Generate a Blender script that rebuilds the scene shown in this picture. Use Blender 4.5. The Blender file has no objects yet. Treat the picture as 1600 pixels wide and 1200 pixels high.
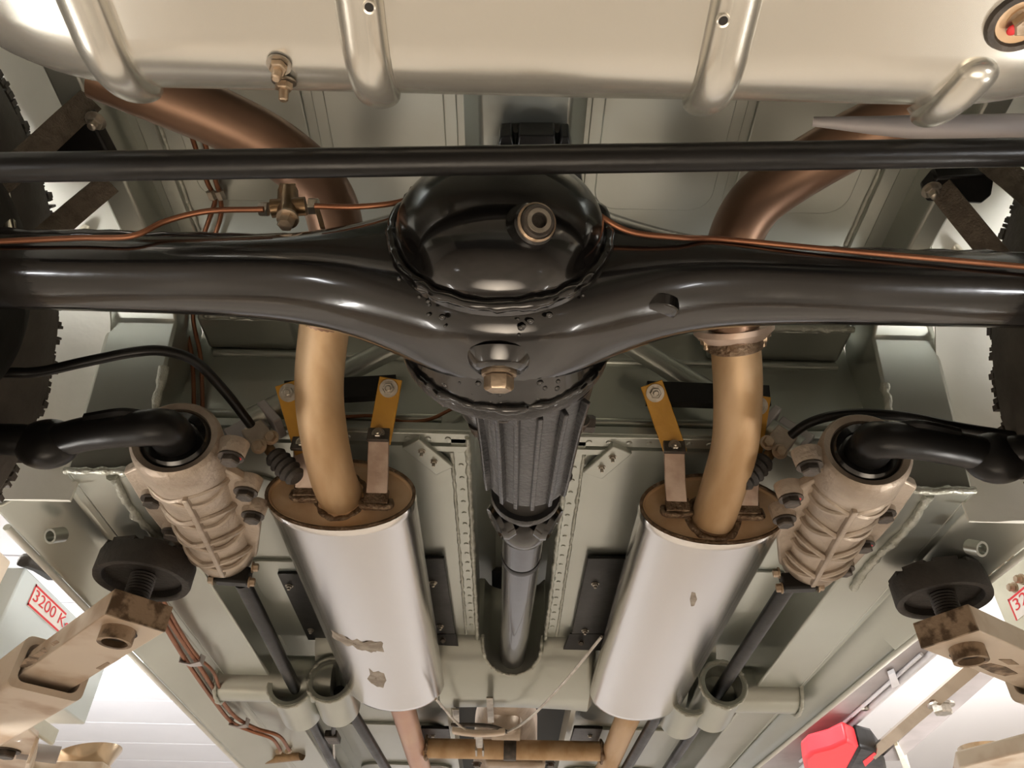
import bpy, bmesh, math, random
from mathutils import Vector, Matrix, noise
random.seed(7)
C = bpy.context.scene.collection
sc = bpy.context.scene
CZ = 1.30                      # camera height above the workshop floor; all lengths below are relative to it
# ---------------------------------------------------------------- camera, world, lights, exposure
F = 1200.0; PITCH = math.radians(40); ROLL = math.radians(1.3)
fw = Vector((0, math.cos(PITCH), math.sin(PITCH))); r0 = Vector((1, 0, 0)); u0 = Vector((0, -math.sin(PITCH), math.cos(PITCH)))
Rv = r0*math.cos(ROLL)+u0*math.sin(ROLL); Uv = -r0*math.sin(ROLL)+u0*math.cos(ROLL)
cam = bpy.data.cameras.new('camera'); camo = bpy.data.objects.new('camera', cam); C.objects.link(camo)
cam.sensor_width = 36; cam.lens = 36*F/1600; cam.clip_start = 0.01
camo.matrix_world = Matrix(((Rv.x, Uv.x, -fw.x, 0), (Rv.y, Uv.y, -fw.y, 0), (Rv.z, Uv.z, -fw.z, CZ), (0, 0, 0, 1)))
sc.camera = camo
sc.view_settings.view_transform = 'Standard'; sc.view_settings.look = 'None'
sc.view_settings.gamma = 1; sc.view_settings.use_curve_mapping = False
sc.view_settings.exposure = -0.42
w = bpy.data.worlds.new('world'); sc.world = w; w.use_nodes = True
w.node_tree.nodes['Background'].inputs[0].default_value = (1.0, .90, .80, 1)
w.node_tree.nodes['Background'].inputs[1].default_value = 0.05

def area(name, loc, target, sx, sy, power, col, spread=180):
    l = bpy.data.lights.new(name, 'AREA'); l.shape = 'RECTANGLE'; l.size = sx; l.size_y = sy; l.energy = power; l.color = col; l.spread = math.radians(spread)
    o = bpy.data.objects.new(name, l); C.objects.link(o); o.location = loc
    o.rotation_euler = (Vector(target)-Vector(loc)).to_track_quat('-Z', 'Y').to_euler()
    return o
area('ceiling_light_front', (0, 4.9, 3.15), (0, 6.2, 0), 3.5, 1.2, 230, (.96, .98, 1))
area('ceiling_fill_left', (-3.6, 4.2, 2.1), (-2.6, 5.0, 3.2), .3, 3.0, 118, (.95, .97, 1))  # this pair is unseen fill light, added to whiten the ceiling
area('ceiling_fill_right', (3.6, 4.2, 2.1), (2.6, 5.0, 3.2), .3, 3.0, 118, (1, .96, .95))
area('ceiling_light_left', (-2.5, 1.7, 3.15), (-.4, 1.5, 0), .4, 2.2, 250, (1, .945, .875))
area('ceiling_light_right', (2.5, 1.7, 3.15), (.4, 1.5, 0), .4, 2.2, 250, (1, .945, .875))
area('ceiling_light_rear', (0, -1.8, 3.15), (0, -1.6, 0), 3.0, .6, 60, (1, .875, .75))
area('tank_fill_light', (0.02, .12, .12), (.02, .12, 1.8), 1.8, .8, 4, (1, .84, .66), 55)  # unseen warm fill, added below the tank to brighten its underside
area('rear_arch_fill_left', (-2.0, -.7, .12), (-.68, .28, 2.2), .6, .5, 3.2, (.97, .98, 1), 26)  # added pair of unseen fills lifting the rear of the wheel arches
area('rear_arch_fill_right', (2.02, -.7, .12), (.70, .28, 2.2), .6, .5, 3.2, (.97, .98, 1), 26)
area('front_arch_fill_left', (-2.0, 1.45, .12), (-.70, .84, 2.05), .7, .5, 7.5, (1, .96, .90), 30)  # unseen fills, left and right, added to brighten the arch fronts past the tyres
area('front_arch_fill_right', (2.02, 1.45, .12), (.72, .84, 2.05), .7, .5, 9, (1, .96, .90), 30)

def at(px, py, z=None, y=None, d=None, x=None):
    """a point of the place seen at a photo pixel, once one of its real coordinates is known"""
    v = fw+Rv*((px-800)/F)+Uv*((600-py)/F)
    t = d if d is not None else z/v.z if z is not None else y/v.y if y is not None else x/v.x
    return v*t

# ---------------------------------------------------------------- materials
def mat(name, col, rough=.5, metal=0., coat=0., col2=None, nscale=8., bump=0., bscale=60., stretch=None, detail=4., fac=(.35, .7), rvar=0.):
    m = bpy.data.materials.new(name); m.use_nodes = True
    nt = m.node_tree; b = nt.nodes['Principled BSDF']
    b.inputs['Base Color'].default_value = (*col, 1); b.inputs['Roughness'].default_value = rough
    b.inputs['Metallic'].default_value = metal; b.inputs['Coat Weight'].default_value = coat
    tc = nt.nodes.new('ShaderNodeTexCoord'); mp = nt.nodes.new('ShaderNodeMapping')
    nt.links.new(tc.outputs['Object'], mp.inputs['Vector'])
    if stretch: mp.inputs['Scale'].default_value = stretch
    if col2 is not None or rvar:
        n = nt.nodes.new('ShaderNodeTexNoise'); n.inputs['Scale'].default_value = nscale; n.inputs['Detail'].default_value = detail
        nt.links.new(mp.outputs[0], n.inputs['Vector'])
        mr = nt.nodes.new('ShaderNodeMapRange'); mr.inputs[1].default_value = fac[0]; mr.inputs[2].default_value = fac[1]
        nt.links.new(n.outputs['Fac'], mr.inputs[0]); mr.interpolation_type = 'SMOOTHSTEP'
        if col2 is not None:
            mx = nt.nodes.new('ShaderNodeMix'); mx.data_type = 'RGBA'
            mx.inputs[6].default_value = (*col, 1); mx.inputs[7].default_value = (*col2, 1)
            nt.links.new(mr.outputs[0], mx.inputs[0]); nt.links.new(mx.outputs[2], b.inputs['Base Color'])
        if rvar:
            m2 = nt.nodes.new('ShaderNodeMapRange'); m2.inputs[3].default_value = rough; m2.inputs[4].default_value = min(1, rough+rvar)
            nt.links.new(mr.outputs[0], m2.inputs[0]); nt.links.new(m2.outputs[0], b.inputs['Roughness'])
    if bump:
        n = nt.nodes.new('ShaderNodeTexNoise'); n.inputs['Scale'].default_value = bscale; n.inputs['Detail'].default_value = 3
        nt.links.new(mp.outputs[0], n.inputs['Vector'])
        bp = nt.nodes.new('ShaderNodeBump'); bp.inputs['Strength'].default_value = bump; bp.inputs['Distance'].default_value = .004
        nt.links.new(n.outputs['Fac'], bp.inputs['Height']); nt.links.new(bp.outputs[0], b.inputs['Normal'])
    return m
M = {}
M['paint'] = mat('sage_paint', (.48, .50, .455), .29, .72, .2, (.44, .46, .415), 4, .12, 12)
M['tank'] = mat('tank_paint', (.74, .72, .655), .27, .74, .2, (.70, .685, .625), 3, .12, 9)
M['arch'] = mat('pale_arch_paint', (.80, .80, .74), .45, 0, .2, (.74, .745, .68), 9, .35, 30)
M['seam'] = mat('seam_sealer', (.52, .53, .47), .38, .4, .2, (.44, .45, .39), 40, .9, 120)
M['gloss'] = mat('black_gloss', (.0055, .005, .0048), .13, 0, .6, None, 9, .10, 26, rvar=.10)
M['gloss'].node_tree.nodes['Principled BSDF'].inputs['Specular IOR Level'].default_value = .7
M['gloss'].node_tree.nodes['Principled BSDF'].inputs['Specular IOR Level'].default_value = .7
M['shaft'] = mat('black_shaft_paint', (.012, .010, .010), .25, 0, .3, None, 9, .08, 30)
M['satin'] = mat('black_satin', (.009, .0084, .008), .28, 0, 0, None, 12, .10, 60, rvar=.12)
M['satin'].node_tree.nodes['Principled BSDF'].inputs['Specular IOR Level'].default_value = .3
M['cast_black'] = mat('black_cast', (.022, .022, .024), .33, .1, .5, (.045, .045, .048), 30, .35, 220)
M['rubber'] = mat('rubber', (.030, .026, .024), .62, 0, 0, (.05, .043, .038), 25, .3, 160)
M['tyre'] = mat('tyre_rubber', (.075, .064, .054), .6, 0, 0, (.11, .094, .08), 20, .3, 90)
M['steel'] = mat('brushed_steel', (.77, .735, .69), .19, .97, 0, None, 5, .16, 5, stretch=(3, .35, 3))
M['cap'] = mat('heat_tinted_steel', (.60, .38, .20), .42, .3, 0, (.74, .54, .35), 16, .08, 50)
M['weld'] = mat('weld_bead', (.16, .10, .06), .42, .7, 0, (.30, .22, .15), 90, .8, 260)
M['pipe'] = mat('tan_heated_pipe', (.60, .42, .25), .46, .4, 0, (.47, .30, .15), 7, .06, 40, stretch=(3, .6, 3), rvar=.15)
M['pipe_dark'] = mat('brown_tailpipe', (.17, .097, .06), .38, .6, 0, (.23, .135, .085), 6, .05, 40, rvar=.1)
M['pipe_pink'] = mat('coppery_downpipe', (.58, .34, .25), .38, .7, 0, (.64, .43, .30), 6, .05, 40)
M['tab'] = mat('pinkish_hanger_steel', (.58, .46, .38), .45, .6, 0, (.44, .32, .25), 30, .2, 80)
M['copper'] = mat('copper', (.32, .14, .075), .42, .8, 0, (.23, .095, .05), 14)
M['brass'] = mat('brass', (.30, .20, .11), .36, .85, 0, (.19, .125, .07), 40, .15, 120)
M['bolt'] = mat('zinc_bolt', (.55, .51, .45), .32, .95, 0, (.40, .36, .30), 50, .15, 200)
M['rust_bolt'] = mat('tan_plated_bolt', (.54, .43, .32), .36, .8, 0, (.38, .28, .19), 60, .2, 200)
M['dark_bolt'] = mat('dark_bolt', (.07, .062, .055), .42, .6, 0, (.12, .10, .085), 60, .2, 200)
M['cast'] = mat('cast_alloy', (.52, .44, .36), .45, .55, 0, (.38, .31, .245), 18, .35, 150, rvar=.1)
M['yellow'] = mat('yellow_strap', (.56, .28, .018), .5, 0, .1, (.42, .20, .012), 14, .15, 90)
M['webbing'] = mat('brown_webbing', (.15, .12, .09), .85, 0, 0, (.10, .08, .06), 80, .8, 400)
M['lift'] = mat('beige_lift_paint', (.76, .65, .53), .45, 0, .15, (.50, .34, .21), 9, .15, 40, fac=(.46, .72))
M['lift_edge'] = mat('bare_rusty_steel', (.42, .31, .215), .55, .3, 0, (.13, .085, .05), 38, .4, 120, fac=(.45, .6))
M['carriage'] = mat('pale_blue_grey_paint', (.70, .77, .79), .45, 0, .1, (.65, .72, .74), 5, .05, 40)
M['cream'] = mat('cream_plate', (.70, .69, .58), .5, 0, .1, (.62, .61, .50), 20, .2, 60)
M['white'] = mat('white_panel', (.80, .80, .83), .45, 0, 0, (.77, .77, .80), 2)
M['ceil'] = mat('white_ceiling', (.82, .81, .81), .7)
M['wall_white'] = mat('white_wall', (.80, .79, .80), .7)
M['wall_white'] = mat('white_wall', (.80, .79, .80), .7)
M['wall'] = mat('plaster_wall', (.74, .70, .65), .8, 0, 0, (.70, .66, .60), 2)
M['floor'] = mat('concrete_floor', (.50, .44, .37), .55, 0, 0, (.42, .37, .31), 1.5, .1, 30)
M['chrome'] = mat('chrome', (.85, .80, .70), .10, 1)
M['red'] = mat('red_plastic', (.75, .035, .045), .4)
M['redmark'] = mat('red_paint_mark', (.80, .04, .05), .5)
M['stick'] = mat('white_sticker', (.86, .82, .78), .5)
M['stick_red'] = mat('red_print', (.75, .04, .05), .5)
M['rail_steel'] = mat('bronze_reflecting_steel', (.62, .50, .36), .25, .95, 0, (.50, .40, .28), 6)
M['grey'] = mat('mauve_grey_steel', (.42, .385, .375), .5, .2, 0, (.36, .33, .32), 6)
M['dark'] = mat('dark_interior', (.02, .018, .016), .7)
M['stain'] = mat('dried_adhesive', (.28, .235, .185), .6, .2, 0, (.42, .37, .31), 60, .3, 200)
M['gearbox'] = mat('gearbox_alloy', (.50, .42, .34), .45, .5, 0, (.36, .28, .21), 22, .3, 90)
M['faint'] = mat('faint_cream_print', (.72, .62, .51), .5)
M['glow'] = bpy.data.materials.new('lamp_diffuser'); M['glow'].use_nodes = True
_b = M['glow'].node_tree.nodes['Principled BSDF']; _b.inputs['Emission Color'].default_value = (1, .98, .95, 1); _b.inputs['Emission Strength'].default_value = 12

# ---------------------------------------------------------------- mesh builder
def V(p): return p if isinstance(p, Vector) else Vector(p)
def frame(axis, hint=None):
    a = V(axis).normalized(); h = V(hint) if hint is not None else (Vector((0, 0, 1)) if abs(a.z) < .9 else Vector((0, 1, 0)))
    s = h.cross(a).normalized(); t = a.cross(s).normalized()
    return s, t, a
def smoothpath(pts, n=8):
    pts = [V(p) for p in pts]
    if len(pts) < 3: return pts
    out = []; P = [pts[0]*2-pts[1]]+pts+[pts[-1]*2-pts[-2]]
    for i in range(1, len(P)-2):
        a, b, c, d = P[i-1:i+3]
        for k in range(n):
            t = k/n
            out.append(.5*((2*b)+(c-a)*t+(2*a-5*b+4*c-d)*t*t+(3*b-a-3*c+d)*t**3))
    out.append(pts[-1]); return out
class MB:
    def __init__(s): s.bm = bmesh.new()
    def face(s, vs):
        try: s.bm.faces.new(vs)
        except ValueError: pass
    def loft(s, rings, closed=True, caps=True):
        R = [[s.bm.verts.new(V(p)) for p in r] for r in rings]; n = len(R[0])
        for i in range(len(R)-1):
            for j in range(n if closed else n-1):
                k = (j+1) % n; s.face((R[i][j], R[i][k], R[i+1][k], R[i+1][j]))
        if caps and closed: s.face(list(reversed(R[0]))); s.face(R[-1])
        return s
    def tube(s, pts, r, seg=14, n=8, smooth=True, caps=True):
        P = smoothpath(pts, n) if smooth else [V(p) for p in pts]
        rr = r if isinstance(r, (list, tuple)) else None
        rings = []; t0 = (P[1]-P[0]).normalized(); sd, up, _ = frame(t0)
        for i, p in enumerate(P):
            t = (P[min(i+1, len(P)-1)]-P[max(i-1, 0)]).normalized()
            sd = (sd-t*sd.dot(t)).normalized(); up = t.cross(sd)
            if rr:
                f = i/(len(P)-1)*(len(rr)-1); k = min(int(f), len(rr)-2); q = rr[k]+(rr[k+1]-rr[k])*(f-k)
            else: q = r
            rings.append([p+(sd*math.cos(a)+up*math.sin(a))*q for a in [2*math.pi*j/seg for j in range(seg)]])
        return s.loft(rings, True, caps)
    def hollow(s, p0, p1, ro, ri, seg=24):
        p0, p1 = V(p0), V(p1); a = p1-p0; L = a.length
        return s.lathe([(ri, 0), (ro, 0), (ro, L), (ri, L), (ri, 0)], p0, a, seg)
    def lathe(s, prof, o, axis, seg=28, sx=1., hint=None):
        sd, up, ax = frame(axis, hint); o = V(o); rings = []
        for r, h in prof:
            rings.append([o+ax*h+(sd*math.cos(a)*sx+up*math.sin(a))*max(r, 1e-5) for a in [2*math.pi*j/seg for j in range(seg)]])
        R = [[s.bm.verts.new(p) for p in r] for r in rings]
        for i in range(len(R)-1):
            for j in range(seg):
                k = (j+1) % seg; s.face((R[i][j], R[i][k], R[i+1][k], R[i+1][j]))
        return s
    def prism(s, poly, vec):
        v = V(vec); a = [s.bm.verts.new(V(p)) for p in poly]; b = [s.bm.verts.new(V(p)+v) for p in poly]; n = len(a)
        s.face(list(reversed(a))); s.face(b)
        for i in range(n): s.face((a[i], a[(i+1) % n], b[(i+1) % n], b[i]))
        return s
    def ridge(s, pts, nrm, w, h, seg=9, n=4, ends=3):
        """a raised swage: half-elliptic ridge of width w and height h along pts, nrm = outward normal per control point"""
        P = smoothpath(pts, n); N = [V(q) for q in nrm]; m = len(P); rings = []
        for i, p in enumerate(P):
            f = i/(m-1)*(len(N)-1); k = min(int(f), len(N)-2); nn = N[k].lerp(N[k+1], f-k).normalized()
            t = (P[min(i+1, m-1)]-P[max(i-1, 0)]).normalized(); sd = t.cross(nn).normalized()
            e = min(i, m-1-i); g = 1 if e >= ends else math.sqrt(max(.02, 1-((ends-e)/ends)**2))
            rings.append([p-nn*h*.3+sd*w*.62*g]+[p+sd*(w/2*g*math.cos(a))+nn*(h*g*math.sin(a)**.8) for a in [math.pi*j/seg for j in range(seg+1)]]+[p-nn*h*.3-sd*w*.62*g])
        return s.loft(rings)
    def box(s, c, size, ax=None):
        c = V(c); X, Y, Z = [V(q).normalized() for q in ax] if ax else (Vector((1, 0, 0)), Vector((0, 1, 0)), Vector((0, 0, 1)))
        a, b, h = [q/2 for q in size]
        return s.prism([c-X*a-Y*b-Z*h, c+X*a-Y*b-Z*h, c+X*a+Y*b-Z*h, c-X*a+Y*b-Z*h], Z*(2*h))
    def strip(s, pts, width, thick, side):
        """a flat bar following pts; side = width direction (vector or one per point)"""
        P = [V(p) for p in pts]; rings = []
        for i, p in enumerate(P):
            t = (P[min(i+1, len(P)-1)]-P[max(i-1, 0)]).normalized(); sd = V(side[i] if isinstance(side, list) else side)
            sd = (sd-t*sd.dot(t)).normalized(); nn = t.cross(sd); a = sd*width/2; b = nn*thick/2
            rings.append([p-a-b, p+a-b, p+a+b, p-a+b])
        return s.loft(rings)
    def bolt(s, o, axis, r, h, shank=0., washer=True, nutr=.55):
        sd, up, ax = frame(axis); o = V(o)
        if washer: s.lathe([(0, 0), (r*1.35, 0), (r*1.35, h*.2), (0, h*.2)], o, ax, 16)
        ring = lambda q, z: [o+ax*z+(sd*math.cos(a)+up*math.sin(a))*q for a in [math.pi/3*j for j in range(6)]]
        s.loft([ring(r, h*.15), ring(r, h*.85), ring(r*.85, h)])
        if shank: s.lathe([(r*nutr, h*.9), (r*nutr, h+shank), (r*nutr*.7, h+shank+.001), (0, h+shank+.001)], o, ax, 12)
        return s
    def ball(s, c, r, sq=(1, 1, 1), u=16, v=10):
        c = V(c); n = len(s.bm.verts)
        m = Matrix.Translation(c) @ Matrix.Diagonal((sq[0]*r, sq[1]*r, sq[2]*r, 1))
        bmesh.ops.create_uvsphere(s.bm, u_segments=u, v_segments=v, radius=1, matrix=m); return s
    def build(s, name, material, parent=None, bevel=0., smooth=True, angle=38, label=None, kind=None, subsurf=0):
        bm = s.bm; bmesh.ops.recalc_face_normals(bm, faces=bm.faces)
        me = bpy.data.meshes.new(name)
        cen = parent['_o'] if parent is not None else None
        if cen is None:
            lo = Vector([min(v.co[i] for v in bm.verts) for i in range(3)]); hi = Vector([max(v.co[i] for v in bm.verts) for i in range(3)])
            org = (lo+hi)/2
        else: org = Vector(cen)
        for v in bm.verts: v.co -= org
        bm.to_mesh(me); bm.free()
        me.materials.append(material if not isinstance(material, str) else M[material])
        if smooth:
            me.polygons.foreach_set('use_smooth', [True]*len(me.polygons)); me.set_sharp_from_angle(angle=math.radians(angle))
        o = bpy.data.objects.new(name, me); C.objects.link(o)
        if parent is None: o.location = org+Vector((0, 0, CZ)); o['_o'] = list(org)
        else: o.parent = parent; o['_o'] = list(org)
        if bevel:
            b = o.modifiers.new('bevel', 'BEVEL'); b.width = bevel; b.segments = 2; b.limit_method = 'ANGLE'; b.angle_limit = math.radians(40)
            b.harden_normals = False
        if subsurf:
            b = o.modifiers.new('sub', 'SUBSURF'); b.levels = subsurf; b.render_levels = subsurf
        if label: o['label'] = label
        if kind: o['kind'] = kind
        return o
def thing(name, label, cat, loc, group=None):
    o = bpy.data.objects.new(name, None); C.objects.link(o); loc = V(loc); o.empty_display_size = .05
    o.location = loc+Vector((0, 0, CZ)); o['_o'] = list(loc); o['label'] = label; o['category'] = cat
    if group: o['group'] = group
    return o
def tag(o, label, cat, group=None):
    o['label'] = label; o['category'] = cat
    if group: o['group'] = group
    return o
def rrect(x0, x1, y0, y1, r, n=5):
    out = []
    for cx, cy, a0 in ((x1-r, y1-r, 0), (x0+r, y1-r, 90), (x0+r, y0+r, 180), (x1-r, y0+r, 270)):
        for k in range(n+1):
            a = math.radians(a0+90*k/n); out.append((cx+r*math.cos(a), cy+r*math.sin(a)))
    return out
# ================================================================= the garage
FZ = -CZ
def struct(o): o['kind'] = 'structure'; return o
struct(MB().box((0, 2, FZ-.05), (9, 16, .1)).build('floor', 'floor'))
CH = 1.9
ceil = struct(MB().box((0, 2.4, CH+.06), (9, 16.8, .1)).build('ceiling', 'ceil'))
struct(MB().box((0, 9.4, .3), (9, .1, 3.3)).build('wall_front', 'wall_white'))
struct(MB().box((-4.5, 2, .3), (.1, 16, 3.3)).build('wall_left', 'wall'))
struct(MB().box((4.5, 2, .3), (.1, 16, 3.3)).build('wall_right', 'wall'))
# sectional door, drawn up under the ceiling on the left
door = thing('sectional_door', 'white sectional garage door drawn up flat below the ceiling, left of the car', 'garage door', (-1.9, 7, CH-.1))
for k in range(12):
    y0 = 3.0+k*.56
    MB().box((-1.95, y0+.275, CH-.10), (4.6, .548, .04)).build('door_section', 'white', door, bevel=.006)
# ================================================================= car body
body = thing('car_body', 'sage green painted underbody of the raised car, floor pans, rails and crossmember', 'car body', (0.02, 1.0, .7))
XL0, XL1, XR0, XR1 = -.583, -.487, .520, .610         # chassis rails, left and right
PZ = .86
def pressed(name, x0, x1, y0, y1, z, r=.03, h=.004, m='paint', parent=None):
    return MB().prism([(x, y, z) for x, y in rrect(x0, x1, y0, y1, r)], (0, 0, -h)).build(name, m, parent or body, bevel=.0015)
def bead(pts, r, name='seam_bead', m='seam', parent=None, amp=.5, n=10):
    P = smoothpath(pts, n); mb = MB(); rr = [r*(1+amp*(noise.noise(p*90)+.6*noise.noise(p*210))) for p in P]
    P = [p+Vector((noise.noise(p*70), noise.noise(p*70+Vector((9, 0, 0))), noise.noise(p*70+Vector((0, 9, 0)))))*r*.35 for p in P]
    mb.tube(P, rr, 8, smooth=False); return mb.build(name, m, parent or body, angle=80)
pan = MB().box((.018, .13, PZ+.008), (1.03, 1.5, .016)).build('rear_floor_pan', 'paint', body)
for x0, x1 in ((-.235, -.09), (.104, .262), (-.425, -.262), (.288, .445)):
    pressed('pressed_panel', x0, x1, -.45, .645, PZ, .03, .005, parent=pan)
for x0, x1 in ((-.250, -.075), (.089, .277)):
    pressed('panel_surround', x0, x1, -.5, .70, PZ, .02, .0025, parent=pan)
for x in (-.462, .482):
    MB().box((x, .10, PZ-.004), (.022, 1.25, .008)).build('rail_flange', 'paint', pan, bevel=.002)
    bead([(x+(.013 if x < 0 else -.013), y, PZ-.001) for y in [-.4+.1*k for k in range(12)]], .003, parent=pan)
# shallow centre channel over the axle
MB().prism([(-.068, -.4, PZ), (-.045, -.4, PZ-.035), (.062, -.4, PZ-.035), (.085, -.4, PZ)], (0, 1.1, 0)).build('centre_channel', 'paint', body, bevel=.004)
# bulkhead behind the seats
by = .885
bk = MB().box((-.275, by+.006, .745), (.43, .012, .24)).build('bulkhead_panel', 'paint', body, label='dark sage bulkhead half left of the tunnel')
bk2 = MB().box((.300, by+.006, .745), (.445, .012, .24)).build('bulkhead_panel', 'paint', body, label='dark sage bulkhead half right of the tunnel')
MB().box((.012, by+.006, .835), (.15, .012, .06)).build('bulkhead_bridge', 'paint', body)
for bb, x0, x1 in ((bk, -.46, -.10), (bk2, .11, .50)):
    MB().tube([(x0, by-.002, .790), (x1, by-.002, .790)], .006, smooth=False).build('swage', 'paint', bb)
    MB().tube([(x0, by-.002, .672), (x1, by-.002, .672)], .007, smooth=False).build('swage', 'paint', bb)
for sx, x0, x1 in ((-1, -.472, -.33), (1, .30, .505)):
    MB().box(((x0+x1)/2, by-.035, .825), (x1-x0, .07, .05)).build('step_beam', 'paint', body, bevel=.006)
    bead([(x0+.01, by-.072, .803), ((x0+x1)/2, by-.073, .802), (x1, by-.072, .803)], .006)
bead([(-.455, by-.07, .86), (-.457, by-.072, .80)], .008)
bead([(.487, by-.07, .86), (.490, by-.072, .80)], .008)
# kicked-up chassis rails
for name, a, b, lab in (('chassis_rail', XL0, XL1, 'left kicked-up box rail of the chassis'), ('chassis_rail', XR0, XR1, 'right kicked-up box rail of the chassis')):
    prof = [(.855, .55), (.800, .775), (.76, .795), (.70, .80), (-.5, .80), (-.5, .88), (.72, .88), (.88, .83), (.93, .70), (3.6, .70), (3.6, .55)]
    sq = lambda y: .058 if y < .71 else .03 if y < .78 else 0          # narrower over the axle
    xl = lambda y: a+(sq(y) if a < 0 else 0); xr = lambda y: b-(sq(y) if a > 0 else 0)
    rail = MB().loft([[(xl(y), y, z) for y, z in prof], [(xr(y), y, z) for y, z in prof]]).build(name, 'paint', body, bevel=.004, label=lab)
    m = (a+b)/2; s = -1 if a < 0 else 1
    bead([(a, .853, .551), (m, .851, .549), (b, .853, .551)], .0055, parent=rail)
    bead([(m-.012*s, .86, .548), (m-.006*s, .95, .548), (m-.016*s, 1.05, .548), (m-.014*s, 1.14, .548)], .006, parent=rail)
    bead([(b if s < 0 else a, .853, .551), (b if s < 0 else a, .835, .63), (b if s < 0 else a, .815, .70)], .006, parent=rail)
    ext = a if s < 0 else b
    MB().tube([(ext, .86, .553), (ext, 3.5, .553)], .003, smooth=False).build('rail_edge', 'paint', rail)
# front floor pans and tunnel
FLZ = .632
tl, tr = -.0575, .0790
for x0, x1, lab in ((XL1, tl, 'left floor pan over the silencer'), (tr, XR0, 'right floor pan over the silencer')):
    fp = MB().box(((x0+x1)/2, 1.228, FLZ+.006), (x1-x0, .746, .012)).build('floor_pan', 'paint', body, label=lab)
    s = -1 if x0 < 0 else 1
    te = tl if s < 0 else tr
    MB().box(((x0+x1)/2, .870, FLZ-.002), (x1-x0, .022, .004)).build('pan_flange', 'paint', fp, bevel=.001)
    MB().box((te+s*.014, 1.21, FLZ-.002), (.026, .68, .004)).build('pan_flange', 'paint', fp, bevel=.001)
    bead([(te+s*.003, y, FLZ-.004) for y in [.865+.06*k for k in range(13)]], .0042, parent=fp)
    bead([(te+s*.026, y, FLZ-.004) for y in [.9+.06*k for k in range(12)]], .0028, parent=fp)
    for k in range(14):
        MB().lathe([(0, -.002), (.0035, -.0015), (.0045, 0)], (te+s*(.03+k*.028), .870, FLZ-.004), (0, 0, 1), 8).build('rivet', 'paint', fp)
    for k in range(19):
        MB().lathe([(0, -.002), (.003, -.0015), (.004, 0)], (te+s*.014, .90+k*.034, FLZ-.004), (0, 0, 1), 8).build('rivet', 'paint', fp)
    # pressed stiffeners outboard of the silencers
    o0, o1 = (XL1+.02, -.35) if s < 0 else (.40, XR0-.02)
    pressed('pressed_panel', o0, o1, .98, 1.22, FLZ, .03, .006, parent=fp)
    pressed('pressed_panel', o0, o1, 1.25, 1.42, FLZ, .03, .006, parent=fp)
tun = MB()
tun.loft([[(tl, y, FLZ), (tl-.004, y, .76), (tl+.03, y, .80), (tr-.03, y, .80), (tr+.004, y, .76), (tr, y, FLZ), (tr+.006, y, FLZ), (tr+.014, y, .77), (tr-.02, y, .815), (tl+.02, y, .815), (tl-.014, y, .77), (tl-.006, y, FLZ)] for y in (.86, 1.2, 1.75)])
tun.build('propshaft_tunnel', 'paint', body)
# angled lashing plates with two studs each
def plate_px(name, pts, z, t, m, parent, bevel=.0015, label=None):
    return MB().prism([at(*p, z=z) for p in pts], (0, 0, -t)).build(name, m, parent, bevel=bevel, label=label)
for pts, st in (([(629, 692), (656, 679), (709, 722), (682, 735)], [(659, 705), (678, 721)]), ([(910, 731), (957, 690), (987, 701), (940, 741)], [(957, 714), (940, 730)])):
    pl = plate_px('lashing_plate', pts, FLZ-.003, .009, 'paint', body)
    for p in st: MB().bolt(at(*p, z=FLZ-.012), (0, 0, -1), .0042, .004, .004).build('stud', 'bolt', pl)
# black heat-shield brackets beside the tunnel
bb = plate_px('black_bracket', [(628, 868), (694, 868), (712, 986), (646, 986)], FLZ-.006, .006, 'satin', body, label='black bolted bracket left of the tunnel')
for p in ((677, 910), (688, 978)): MB().bolt(at(*p, z=FLZ-.012), (0, 0, -1), .0055, .005, .003).build('bolt', 'bolt', bb)
fl = MB().prism([at(648, 989, z=.626), at(712, 989, z=.626), at(718, 1013, z=.612), at(652, 1015, z=.612)], (0, -.004, -.004)).build('bracket_flap', 'satin', bb)
MB().bolt(at(692, 1000, z=.612), (0, -.6, -.8), .005, .004).build('bolt', 'dark_bolt', bb)
bb = plate_px('black_bracket', [(918, 868), (990, 868), (962, 986), (893, 986)], FLZ-.006, .006, 'satin', body, label='black bolted bracket right of the tunnel')
for p in ((930, 912), (914, 985)): MB().bolt(at(*p, z=FLZ-.012), (0, 0, -1), .0055, .005, .003).build('bolt', 'bolt', bb)
MB().prism([at(890, 989, z=.626), at(955, 989, z=.626), at(950, 1015, z=.612), at(880, 1013, z=.612)], (0, -.004, -.004)).build('bracket_flap', 'satin', bb)
MB().bolt(at(908, 1004, z=.612), (0, -.6, -.8), .005, .004).build('bolt', 'dark_bolt', bb)
bb = plate_px('black_bracket', [(434, 892), (520, 892), (560, 996), (482, 996)], FLZ-.006, .006, 'satin', body, label='black bolted bracket left of the left silencer')
for p in ((452, 915), (486, 984)): MB().bolt(at(*p, z=FLZ-.012), (0, 0, -1), .0055, .005, .003).build('bolt', 'bolt', bb)
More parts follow.
